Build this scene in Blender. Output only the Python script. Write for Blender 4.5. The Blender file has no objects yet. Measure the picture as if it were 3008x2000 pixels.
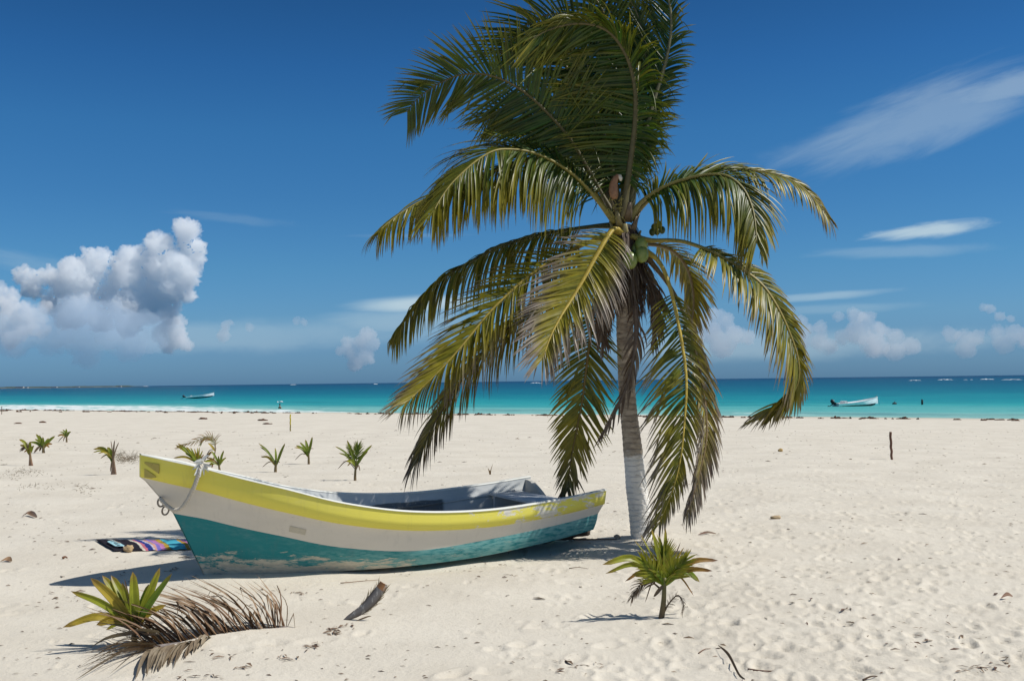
import bpy, bmesh, math, random
import numpy as np
from mathutils import Vector, Matrix, noise

random.seed(7)
R = math.radians
SC = bpy.context.scene
COL = SC.collection

# ------------------------------------------------------------------ camera
F = 3000.0            # focal length in pixels of the 3008 x 2000 photograph
CAM_H = 1.8
PITCH = math.atan(120 / F)
ROLL = R(-0.712)
cam_data = bpy.data.cameras.new("camera")
cam = bpy.data.objects.new("camera", cam_data)
COL.objects.link(cam)
cam_data.sensor_width = 36.0
cam_data.lens = 36.0 * F / 3008.0
cam_data.clip_start = 0.1
cam_data.clip_end = 80000.0
CAM_M = Matrix.Translation((0, 0, CAM_H)) @ Matrix.Rotation(math.pi / 2 + PITCH, 4, 'X') @ Matrix.Rotation(ROLL, 4, 'Z')
cam.matrix_world = CAM_M
SC.camera = cam
CAM_R = CAM_M.to_3x3()
CAM_P = Vector((0, 0, CAM_H))

# ------------------------------------------------------------------ light
SUN_EL, SUN_AZ = R(53.5), R(98)      # azimuth clockwise from +Y: the sun stands right of the camera, slightly behind it
SUN_DIR = Vector((math.cos(SUN_EL) * math.sin(SUN_AZ), math.cos(SUN_EL) * math.cos(SUN_AZ), math.sin(SUN_EL)))
sd = bpy.data.lights.new("sun", 'SUN')
sd.energy = 4.6
sd.angle = R(0.53)
sd.color = (1.0, 0.965, 0.905)
sun = bpy.data.objects.new("sun", sd)
COL.objects.link(sun)
sun.rotation_euler = (-SUN_DIR).to_track_quat('-Z', 'Y').to_euler()

SC.view_settings.view_transform = 'Standard'
SC.view_settings.look = 'None'
SC.view_settings.exposure = 0.0
SC.view_settings.gamma = 1.0
SC.view_settings.use_curve_mapping = False
SC.cycles.max_bounces = 48
SC.cycles.volume_bounces = 44
SC.cycles.transparent_max_bounces = 12


class NT:
    """small helper for building node trees"""
    def __init__(self, tree):
        self.t = tree
        tree.nodes.clear()

    def n(self, kind, **kw):
        nd = self.t.nodes.new(kind)
        for k, v in kw.items():
            if k.startswith('_'):
                setattr(nd, k[1:], v)
            else:
                nd.inputs[k].default_value = v
        return nd

    def l(self, a, b):
        self.t.links.new(a, b)
        return b

    def put(self, sock, v):
        if isinstance(v, bpy.types.NodeSocket):
            self.l(v, sock)
        else:
            if hasattr(sock.default_value, '__len__') and hasattr(v, '__len__') and len(sock.default_value) == 4 and len(v) == 3:
                v = (*v, 1)
            sock.default_value = v

    def math(self, op, a, b=0.0, c=0.0, clamp=False):
        nd = self.n('ShaderNodeMath', _operation=op, _use_clamp=clamp)
        for s, v in zip(nd.inputs, (a, b, c)):
            self.put(s, v)
        return nd.outputs[0]

    def mix(self, f, a, b, blend='MIX'):
        nd = self.n('ShaderNodeMix', _data_type='RGBA', _blend_type=blend)
        self.put(nd.inputs[0], f)
        self.put(nd.inputs[6], a)
        self.put(nd.inputs[7], b)
        return nd.outputs[2]

    def step(self, v, a, b, smooth=True):
        nd = self.n('ShaderNodeMapRange', _interpolation_type='SMOOTHSTEP' if smooth else 'LINEAR')
        self.put(nd.inputs[0], v)
        self.put(nd.inputs[1], a)
        self.put(nd.inputs[2], b)
        return nd.outputs[0]

    def noise(self, vec, scale, detail=4, rough=0.55, dist=0.0):
        nd = self.n('ShaderNodeTexNoise', Scale=scale, Detail=detail, Roughness=rough, Distortion=dist)
        if vec is not None:
            self.l(vec, nd.inputs['Vector'])
        return nd.outputs[0]

    def mapping(self, vec, loc=(0, 0, 0), rot=(0, 0, 0), scale=(1, 1, 1)):
        nd = self.n('ShaderNodeMapping', Location=loc, Rotation=rot, Scale=scale)
        self.l(vec, nd.inputs[0])
        return nd.outputs[0]

    def ramp(self, f, stops, interp='LINEAR'):
        nd = self.n('ShaderNodeValToRGB')
        cr = nd.color_ramp
        cr.interpolation = interp
        while len(cr.elements) > 1:
            cr.elements.remove(cr.elements[-1])
        cr.elements[0].position = stops[0][0]
        cr.elements[0].color = (*stops[0][1], 1)
        for p, c in stops[1:]:
            e = cr.elements.new(p)
            e.color = (*c, 1)
        self.put(nd.inputs[0], f)
        return nd.outputs[0]

    def obj(self):
        return self.n('ShaderNodeTexCoord').outputs['Object']

    def sep(self, v):
        nd = self.n('ShaderNodeSeparateXYZ')
        self.l(v, nd.inputs[0])
        return nd.outputs

    def bump(self, h, strength, dist):
        nd = self.n('ShaderNodeBump', Strength=strength, Distance=dist)
        self.l(h, nd.inputs['Height'])
        return nd.outputs[0]

    def out(self, color, rough=0.6, spec=0.5, normal=None, metallic=0.0):
        p = self.n('ShaderNodeBsdfPrincipled')
        self.put(p.inputs['Base Color'], color)
        self.put(p.inputs['Roughness'], rough)
        p.inputs['Specular IOR Level'].default_value = spec
        p.inputs['Metallic'].default_value = metallic
        if normal is not None:
            self.l(normal, p.inputs['Normal'])
        o = self.n('ShaderNodeOutputMaterial')
        self.l(p.outputs[0], o.inputs[0])
        return p


# ------------------------------------------------------------------ sky
world = bpy.data.worlds.new("World")
SC.world = world
world.use_nodes = True
w = NT(world.node_tree)
sky = w.n('ShaderNodeTexSky', _sky_type='NISHITA', _sun_disc=False)
sky.sun_elevation = SUN_EL
sky.sun_rotation = SUN_AZ
sky.altitude = 0
sky.air_density = 1.0
sky.dust_density = 0.4
sky.ozone_density = 1.6
gen = w.n('ShaderNodeTexCoord').outputs['Generated']
sx, sy, sz = w.sep(gen)
ysafe = w.math('MAXIMUM', sy, 0.05)
gx = w.math('DIVIDE', sx, ysafe)           # direction of view measured from the horizon straight out to sea
gz = w.math('DIVIDE', sz, ysafe)
front = w.step(sy, 0.05, 0.3)
comb = w.n('ShaderNodeCombineXYZ')
w.l(gx, comb.inputs[0])
w.l(gz, comb.inputs[1])
gvec = comb.outputs[0]


def wisp(px, py, half_len, half_thick, slope_deg, density, nscale, stretch, sharp):
    """one high thin cloud: a stretched noise patch lying at a fixed direction of the sky"""
    cx, cz = (px - 1504) / F, (1120 - 0.01243 * (px - 1504) - py) / F
    a = R(slope_deg)
    q = w.mapping(gvec, loc=(-cx, -cz, 0))
    q = w.mapping(q, rot=(0, 0, -a))
    e = w.mapping(q, scale=(F / half_len, F / half_thick, 1))
    nn = w.noise(w.mapping(q, scale=(nscale, nscale * stretch, 1)), 1.0, 7, 0.62, 0.6)
    ln = w.n('ShaderNodeVectorMath', _operation='LENGTH')
    w.l(e, ln.inputs[0])
    fall = w.step(ln.outputs['Value'], 1.0, 0.0)
    d = w.math('ADD', fall, w.math('MULTIPLY', w.math('SUBTRACT', nn, 0.5), sharp))
    d = w.step(d, 0.15, 0.95)
    d = w.math('MULTIPLY', d, w.step(ln.outputs['Value'], 1.15, 0.6))
    return w.math('MULTIPLY', d, density)


tot = None
for args in (
        (2740, 330, 680, 165, 19, 0.24, 5, 5, 1.7),
        (2990, 245, 480, 80, 14, 0.30, 6, 5, 1.7),
        (2560, 425, 380, 85, 8, 0.16, 10, 4, 1.8),
        (2750, 672, 300, 38, 7, 0.62, 14, 6, 1.3),
        (2680, 735, 440, 34, 2, 0.16, 10, 6, 1.3),
        (2430, 868, 380, 22, 4, 0.30, 10, 8, 1.2),
        (2480, 905, 420, 26, 2, 0.14, 10, 8, 1.2),
        (1230, 892, 340, 44, 2, 0.62, 6, 6, 0.6),
        (1180, 940, 420, 70, 2, 0.26, 7, 4, 0.9),
        (700, 640, 300, 26, -6, 0.07, 14, 6, 1.8),
        (150, 790, 380, 60, -14, 0.12, 9, 5, 1.6),
        (1230, 690, 300, 12, 0, 0.08, 12, 7, 1.4),
        (700, 985, 1100, 80, 1, 0.20, 8, 4, 1.2),
        (2300, 1010, 1000, 80, 1, 0.26, 8, 3, 1.2)):
    v = wisp(*args)
    tot = v if tot is None else w.math('MAXIMUM', tot, v)
tot = w.math('MULTIPLY', tot, front)
skycol = w.n('ShaderNodeMix', _data_type='RGBA', _blend_type='MULTIPLY')
skycol.inputs[0].default_value = 1.0
w.l(sky.outputs[0], skycol.inputs[6])
# deep polarised blue in view, greyer near the horizon; unseen zenith brightened to fill shadows
K = 0.75
w.l(w.ramp(sz, [(0.0, (.27 * K, .60 * K, 1.30 * K)), (0.033, (.33 * K, .65 * K, 1.24 * K)), (0.06, (.37 * K, .72 * K, 1.2 * K)), (0.11, (.325 * K, .735 * K, 1.14 * K)), (0.175, (.265 * K, .69 * K, 1.1 * K)),
                (0.236, (.235 * K, .69 * K, 1.1 * K)), (0.295, (.185 * K, .60 * K, 1.03 * K)), (0.352, (.155 * K, .51 * K, .88 * K)), (0.50, (.62 * K, .80 * K, .92 * K)), (1.0, (1.15 * K, 1.15 * K, 1.05 * K))]), skycol.inputs[7])
cl = w.mix(tot, skycol.outputs[2], (6.6, 7.8, 8.0))
bg = w.n('ShaderNodeBackground', Strength=0.10)
w.l(cl, bg.inputs[0])
wo = w.n('ShaderNodeOutputWorld')
w.l(bg.outputs[0], wo.inputs[0])


# ------------------------------------------------------------------ placing by survey of the photograph
def ray(px, py):
    v = CAM_R @ Vector(((px - 1504) / F, -(py - 1000) / F, -1.0))
    return v


def at(px, py, Y):
    """the point on the line of sight of a photograph pixel that lies Y metres out"""
    v = ray(px, py)
    return CAM_P + v * (Y / v.y)


NS = Vector((0.5593, 0.8290))        # inland -> sea
SEA_Z = -1.2
MOUNDS = [(-1.25, 9.95, 0.42, -0.055), (-0.70, 10.25, 0.42, -0.06), (-0.1, 10.65, 0.42, -0.06), (0.45, 11.1, 0.4, -0.05), (-2.2, 9.35, 0.5, -0.035), (-2.05, 7.35, 0.55, 0.05), (-2.9, 9.5, 0.6, 0.02), (1.45, 11.6, 0.6, 0.06), (-1.35, 7.55, 0.4, 0.03)]


def tz(x, y):
    """height of the sand; works for numbers and for arrays"""
    s = NS.x * x + NS.y * y
    e = np.maximum(s - 13.0, 0.0)
    base = -0.0200 * e * (e / (e + 6.0))
    und = 0.022 * np.sin(0.9 * x + 0.5 * y + 1.3) * np.sin(0.35 * x - 0.8 * y + 0.4) + 0.014 * np.sin(2.1 * x - 1.1 * y) * np.sin(1.3 * y + 0.7 * x + 2.0)
    z = base + und * np.clip(1.2 - s / 70.0, 0.0, 1.0)
    for mx, my, r, h in MOUNDS:
        z = z + h * np.exp(-((x - mx) ** 2 + (y - my) ** 2) / (r * r))
    return z


def ground(px, py):
    v = ray(px, py)
    t = -CAM_H / v.z
    for _ in range(30):
        p = CAM_P + v * t
        t = t + ((p.z - float(tz(p.x, p.y))) / -v.z) * 0.7
    return CAM_P + v * t


def on_sea(px, py):
    v = ray(px, py)
    t = (SEA_Z - CAM_H) / v.z
    return CAM_P + v * t


# ------------------------------------------------------------------ object helpers
def tag(o, label=None, cat=None, group=None, kind=None):
    if label:
        o['label'] = label
    if cat:
        o['category'] = cat
    if group:
        o['group'] = group
    if kind:
        o['kind'] = kind
    return o


def thing(name, loc, label, cat, group=None, rot=(0, 0, 0)):
    o = bpy.data.objects.new(name, None)
    COL.objects.link(o)
    o.location = loc
    o.rotation_euler = rot
    o.empty_display_size = 0.1
    return tag(o, label, cat, group)


class MB:
    """gathers vertices, faces and vertex colours of one mesh"""
    def __init__(self):
        self.v, self.f, self.c, self.m = [], [], [], []

    def vert(self, p, c=(1, 1, 1)):
        self.v.append((p[0], p[1], p[2]))
        self.c.append((c[0], c[1], c[2], 1.0))
        return len(self.v) - 1

    def face(self, idx, m=0):
        self.f.append(tuple(idx))
        self.m.append(m)

    def strip(self, pts, wd, widths, nrm, fold, cols):
        """folded leaf blade along pts; wd and nrm may be one vector or one per point"""
        prev = None
        for i, p in enumerate(pts):
            wv = wd[i] if isinstance(wd, list) else wd
            nv = nrm[i] if isinstance(nrm, list) else nrm
            h = widths[i] * 0.5
            c = cols[i]
            a = self.vert(p + wv * h + nv * (fold * h), c)
            b = self.vert(p, c)
            d = self.vert(p - wv * h + nv * (fold * h), c)
            if prev:
                self.face((prev[0], prev[1], b, a))
                self.face((prev[1], prev[2], d, b))
            prev = (a, b, d)

    def tube(self, pts, radii, seg=8, cols=None, cap=True, flat=1.0, up=None):
        rings = []
        last = None
        for i, p in enumerate(pts):
            t = (pts[min(i + 1, len(pts) - 1)] - pts[max(i - 1, 0)])
            t = t.normalized() if t.length > 1e-9 else Vector((0, 0, 1))
            if last is None:
                ref = up if up is not None else (Vector((0, 0, 1)) if abs(t.z) < 0.9 else Vector((0, 1, 0)))
                s = t.cross(ref).normalized()
            else:
                s = (last - t * last.dot(t)).normalized()
            last = s
            n = s.cross(t)
            c = cols[i] if cols else (1, 1, 1)
            rings.append([self.vert(p + s * (math.cos(k * 2 * math.pi / seg) * radii[i]) + n * (math.sin(k * 2 * math.pi / seg) * radii[i] * flat), c) for k in range(seg)])
        for a, b in zip(rings, rings[1:]):
            for k in range(seg):
                self.face((a[k], a[(k + 1) % seg], b[(k + 1) % seg], b[k]))
        if cap:
            self.face(rings[0][::-1])
            self.face(rings[-1])

    def box(self, x0, x1, y0, y1, z0, z1, c=(1, 1, 1)):
        i = [self.vert((x, y, z), c) for x in (x0, x1) for y in (y0, y1) for z in (z0, z1)]
        for q in ((0, 1, 3, 2), (4, 6, 7, 5), (0, 4, 5, 1), (2, 3, 7, 6), (0, 2, 6, 4), (1, 5, 7, 3)):
            self.face([i[k] for k in q])

    def ball(self, c, r, seg=12, rings=8, col=(1, 1, 1), wob=0.0, axis=None):
        g = []
        for a in range(rings + 1):
            th = math.pi * a / rings
            row = []
            for b in range(seg):
                ph = 2 * math.pi * b / seg
                d = Vector((math.sin(th) * math.cos(ph), math.sin(th) * math.sin(ph), math.cos(th)))
                k = 1 + (wob * noise.noise(d * 1.7 + Vector(c) * 7) if wob else 0)
                d = Vector((d.x * r[0], d.y * r[1], d.z * r[2])) * k
                if axis is not None:
                    d = axis @ d
                row.append(self.vert(Vector(c) + d, col))
            g.append(row)
        for a in range(rings):
            for b in range(seg):
                self.face((g[a][b], g[a + 1][b], g[a + 1][(b + 1) % seg], g[a][(b + 1) % seg]))

    def build(self, name, mats, parent=None, smooth=True, origin=None):
        me = bpy.data.meshes.new(name)
        vs = self.v
        if origin is not None:
            vs = [(a - origin[0], b - origin[1], c - origin[2]) for a, b, c in vs]
        me.from_pydata(vs, [], self.f)
        if not isinstance(mats, (list, tuple)):
            mats = [mats]
        for m in mats:
            me.materials.append(m)
        me.polygons.foreach_set('material_index', self.m)
        me.polygons.foreach_set('use_smooth', [smooth] * len(self.f))
        ca = me.color_attributes.new('col', 'FLOAT_COLOR', 'POINT')
        ca.data.foreach_set('color', [x for c in self.c for x in c])
        me.update()
        o = bpy.data.objects.new(name, me)
        COL.objects.link(o)
        if parent is not None:
            o.parent = parent
        if origin is not None and parent is None:
            o.location = origin
        return o


def lerp(a, b, t):
    return a + (b - a) * t


def lerp3(a, b, t):
    return tuple(x + (y - x) * t for x, y in zip(a, b))


def clamp(x, a=0.0, b=1.0):
    return max(a, min(b, x))


def catmull(pts, n):
    """n points evenly spaced along a smooth curve through pts (Vectors)"""
    P = [pts[0] * 2 - pts[1]] + list(pts) + [pts[-1] * 2 - pts[-2]]
    dense = []
    for i in range(1, len(P) - 2):
        p0, p1, p2, p3 = P[i - 1], P[i], P[i + 1], P[i + 2]
        for k in range(12):
            t = k / 12
            dense.append(0.5 * ((2 * p1) + (p2 - p0) * t + (2 * p0 - 5 * p1 + 4 * p2 - p3) * t * t + (3 * p1 - p0 - 3 * p2 + p3) * t ** 3))
    dense.append(P[-2])
    L = [0.0]
    for a, b in zip(dense, dense[1:]):
        L.append(L[-1] + (b - a).length)
    out = []
    j = 0
    for i in range(n):
        d = L[-1] * i / (n - 1)
        while j < len(L) - 2 and L[j + 1] < d:
            j += 1
        u = (d - L[j]) / max(1e-9, L[j + 1] - L[j])
        out.append(dense[j].lerp(dense[j + 1], clamp(u)))
    return out


# ------------------------------------------------------------------ materials
def new_mat(name):
    m = bpy.data.materials.new(name)
    m.use_nodes = True
    return m, NT(m.node_tree)


def vcol(t):
    return t.n('ShaderNodeAttribute', _attribute_name='col').outputs['Color']


def mat_leaf(name, trans=0.3, rough=0.36, spec=0.5):
    m, t = new_mat(name)
    c = vcol(t)
    nz = t.noise(t.mapping(t.obj(), scale=(1, 1, 1)), 9.0, 3)
    c = t.mix(t.step(nz, 0.35, 0.7), t.mix(1.0, c, (0.72, 0.72, 0.72), 'MULTIPLY'), c)
    p = t.n('ShaderNodeBsdfPrincipled', Roughness=rough)
    p.inputs['Specular IOR Level'].default_value = spec
    t.l(c, p.inputs['Base Color'])
    tr = t.n('ShaderNodeBsdfTranslucent')
    t.l(t.mix(1.0, c, (1.25, 1.2, 0.7), 'MULTIPLY'), tr.inputs[0])
    mx = t.n('ShaderNodeMixShader')
    mx.inputs[0].default_value = trans
    t.l(p.outputs[0], mx.inputs[1])
    t.l(tr.outputs[0], mx.inputs[2])
    o = t.n('ShaderNodeOutputMaterial')
    t.l(mx.outputs[0], o.inputs[0])
    return m


def mat_vcol(name, rough=0.7, spec=0.3, nscale=20, var=0.35, bump=0.0):
    m, t = new_mat(name)
    c = vcol(t)
    nz = t.noise(t.obj(), nscale, 5)
    c = t.mix(t.step(nz, 0.3, 0.7), t.mix(1.0, c, (1 - var, 1 - var, 1 - var), 'MULTIPLY'), c)
    t.out(c, rough, spec, t.bump(nz, bump, 0.01) if bump else None)
    return m


M_LEAF = mat_leaf("palm_leaf", 0.22, 0.38, 0.32)
M_DRYLEAF = mat_leaf("dry_palm_leaf", 0.12, 0.6, 0.25)
M_STALK = mat_vcol("palm_stalk", 0.5, 0.4, 30, 0.3)
M_WOOD = mat_vcol("weathered_wood", 0.85, 0.15, 25, 0.45, 0.4)
M_PLAIN = mat_vcol("worn_surface", 0.6, 0.3, 12, 0.12)


def make_sand():
    m, t = new_mat("sand")
    o = t.obj()
    n1 = t.noise(o, 0.9, 6, 0.6)
    n2 = t.noise(o, 14.0, 5, 0.6)
    n3 = t.noise(o, 220.0, 2, 0.6)
    c = t.mix(t.step(n1, 0.3, 0.7), (0.565, 0.515, 0.428), (0.63, 0.58, 0.488))
    c = t.mix(t.math('MULTIPLY', t.step(n2, 0.56, 0.74), 0.35), c, (0.44, 0.385, 0.305))
    c = t.mix(t.math('MULTIPLY', t.step(n3, 0.55, 0.75), 0.4), c, (0.36, 0.31, 0.25))
    x, y, z = t.sep(o)
    wet = t.step(z, -1.02, -1.19)                  # darker where the waves wet it
    c = t.mix(t.math('MULTIPLY', wet, 0.55), c, (0.36, 0.31, 0.235))
    n4 = t.noise(o, 48.0, 4, 0.65)
    b1 = t.bump(t.math('ADD', t.math('ADD', t.math('MULTIPLY', n2, 0.5), t.math('MULTIPLY', n3, 0.12)), t.math('MULTIPLY', n4, 0.28)), 0.65, 0.03)
    t.out(c, 0.95, 0.1, b1)
    return m


def make_sea():
    m, t = new_mat("sea_water")
    o = t.obj()
    q = t.mapping(o, rot=(0, 0, 0))
    x, y, z = t.sep(o)
    s = t.math('ADD', t.math('MULTIPLY', x, NS.x), t.math('MULTIPLY', y, NS.y))
    a = t.math('SUBTRACT', t.math('MULTIPLY', x, NS.y), t.math('MULTIPLY', y, NS.x))
    cmb = t.n('ShaderNodeCombineXYZ')
    t.l(a, cmb.inputs[0])
    t.l(s, cmb.inputs[1])
    sa = cmb.outputs[0]
    lo = t.math('LOGARITHM', s, 10.0)
    wob = t.noise(t.mapping(sa, scale=(0.012, 0.05, 1)), 1.0, 4)
    f = t.math('DIVIDE', t.math('SUBTRACT', lo, 1.863), 1.74)
    f = t.math('ADD', f, t.math('MULTIPLY', t.math('SUBTRACT', wob, 0.5), 0.12))
    c = t.ramp(f, [(0.0, (0.27, 0.46, 0.40)), (0.05, (0.16, 0.43, 0.39)), (0.10, (0.030, 0.31, 0.31)), (0.17, (0.010, 0.225, 0.255)),
                   (0.28, (0.004, 0.135, 0.19)), (0.45, (0.003, 0.085, 0.145)), (0.75, (0.003, 0.055, 0.115)), (1.0, (0.003, 0.035, 0.09))])
    pat = t.noise(t.mapping(sa, scale=(0.03, 0.11, 1)), 1.0, 5, 0.6)
    c = t.mix(t.math('MULTIPLY', t.step(pat, 0.50, 0.68), 0.35), c, (0.003, 0.075, 0.115))
    rip = t.noise(t.mapping(sa, scale=(0.25, 0.9, 1)), 1.0, 5, 0.65)
    c = t.mix(t.math('MULTIPLY', t.step(rip, 0.52, 0.72), 0.30), c, t.mix(0.6, c, (0.10, 0.30, 0.36)))  # paler ripples: their glints are put into the colour
    cb2 = t.n('ShaderNodeCombineXYZ')
    t.l(t.math('MULTIPLY', t.math('DIVIDE', a, s), 26.0), cb2.inputs[0])
    t.l(t.math('MULTIPLY', lo, 42.0), cb2.inputs[1])
    swell = t.noise(cb2.outputs[0], 1.0, 6, 0.68)         # wave lines at every distance, their light and dark sides put into the colour
    c = t.mix(t.math('MULTIPLY', t.step(swell, 0.50, 0.70), 0.42), c, t.mix(1.0, c, (0.55, 0.66, 0.74), 'MULTIPLY'))
    c = t.mix(t.math('MULTIPLY', t.step(swell, 0.44, 0.26), 0.30), c, t.mix(1.0, c, (1.9, 1.35, 1.25), 'MULTIPLY'))
    # surf: broken white water along the beach, wide at the left, narrow at the right
    left = t.step(a, -62.0, -135.0)
    wid = t.math('ADD', 78.0, t.math('MULTIPLY', left, 16.0))
    ed = t.noise(t.mapping(sa, scale=(0.06, 0.02, 1)), 1.0, 5, 0.6)
    ed2 = t.math('MULTIPLY', t.math('SUBTRACT', ed, 0.5), 14.0)
    d = t.math('SUBTRACT', t.math('ADD', wid, ed2), s)
    band = t.step(d, -0.6, 1.2)
    lace = t.noise(t.mapping(sa, scale=(0.35, 1.0, 1)), 1.0, 6, 0.7)
    foam = t.math('MULTIPLY', band, t.step(t.math('ADD', lace, t.math('MULTIPLY', t.step(d, 0.0, 9.0), 0.06)), 0.42, 0.58))
    # a second thin line further out
    d2 = t.math('ABSOLUTE', t.math('SUBTRACT', s, t.math('ADD', t.math('ADD', wid, 5.0), t.math('MULTIPLY', ed2, 1.3))))
    foam2 = t.math('MULTIPLY', t.math('MULTIPLY', t.step(d2, 1.4, 0.2), t.step(lace, 0.50, 0.62)), 0.6)
    fm = t.math('MAXIMUM', foam, foam2)
    c = t.mix(t.math('MULTIPLY', fm, .92), c, (0.68, 0.71, 0.70))
    h = t.math('ADD', t.math('MULTIPLY', rip, 1.0), t.math('MULTIPLY', t.noise(t.mapping(sa, scale=(1.2, 3.0, 1)), 1.0, 3), 0.3))
    t.out(c, t.mix(fm, (0.38,) * 3, (0.9,) * 3), 0.07, t.bump(h, 0.7, 0.35))
    return m


def make_paint(name, base, wear, amount, scale=(2.2, 6, 10), zgrad=None, xgrad=None, rough=0.55, dark=0.12, faded=None, soft=0.05):
    """old boat paint, scraped through to another colour along the length of the hull"""
    m, t = new_mat(name)
    o = t.obj()
    x, y, z = t.sep(o)
    n = t.noise(t.mapping(o, scale=scale), 1.0, 8, 0.68, 0.4)
    n2 = t.noise(t.mapping(o, scale=(1.2, 2, 4)), 1.0, 4)
    n3 = t.noise(t.mapping(o, scale=(9, 30, 45)), 1.0, 4, 0.6)
    th = t.math('ADD', n, t.math('MULTIPLY', t.math('SUBTRACT', n2, 0.5), 0.35))
    if zgrad:
        th = t.math('ADD', th, t.math('MULTIPLY', t.step(z, zgrad[0], zgrad[1]), zgrad[2]))
    if xgrad:
        th = t.math('ADD', th, t.math('MULTIPLY', t.step(x, xgrad[0], xgrad[1]), xgrad[2]))
    n4 = t.noise(t.mapping(o, scale=tuple(v * 7 for v in scale)), 1.0, 5, 0.7)
    th = t.math('ADD', th, t.math('MULTIPLY', t.math('SUBTRACT', n4, 0.5), 0.30))
    f = t.step(th, amount - .01, amount + soft)
    b = t.mix(t.math('MULTIPLY', t.step(n2, 0.3, 0.75), dark * 2), base, tuple(v * 0.72 for v in base))
    b = t.mix(t.math('MULTIPLY', t.step(n3, 0.55, 0.8), 0.25), b, tuple(v * 0.75 + 0.05 for v in base))
    if faded:
        b = t.mix(t.math('MULTIPLY', t.step(t.math('ADD', x, t.math('MULTIPLY', t.math('SUBTRACT', n, 0.5), 3.0)), faded[1], faded[2]), t.step(n3, 0.3, 0.6)), b, faded[0])
    drip = t.noise(t.mapping(o, scale=(16, 16, 1.6)), 1.0, 5, 0.65)
    b = t.mix(t.math('MULTIPLY', t.step(drip, 0.52, 0.74), 0.30), b, tuple(v * 0.6 + 0.06 for v in base))
    chalk = t.noise(t.mapping(o, scale=(1.1, 5, 7)), 1.0, 7, 0.72)
    b = t.mix(t.math('MULTIPLY', t.step(chalk, 0.50, 0.72), 0.22), b, tuple(v * 0.7 + 0.24 for v in base))
    wc = t.mix(t.step(n3, 0.35, 0.65), wear, tuple(v * 0.78 for v in wear))
    t.out(t.mix(f, b, wc), rough, 0.3, t.bump(n3, 0.15, 0.004))
    return m


# ------------------------------------------------------------------ sand, one sheet
def vnoise(x, y, seed):
    rs = np.random.RandomState(seed)
    G = rs.rand(256, 256)
    xi, yi = np.floor(x).astype(int), np.floor(y).astype(int)
    fx, fy = x - xi, y - yi
    fx, fy = fx * fx * (3 - 2 * fx), fy * fy * (3 - 2 * fy)
    g = lambda a, b: G[a % 256, b % 256]
    return (g(xi, yi) * (1 - fx) + g(xi + 1, yi) * fx) * (1 - fy) + (g(xi, yi + 1) * (1 - fx) + g(xi + 1, yi + 1) * fx) * fy - 0.5


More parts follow.
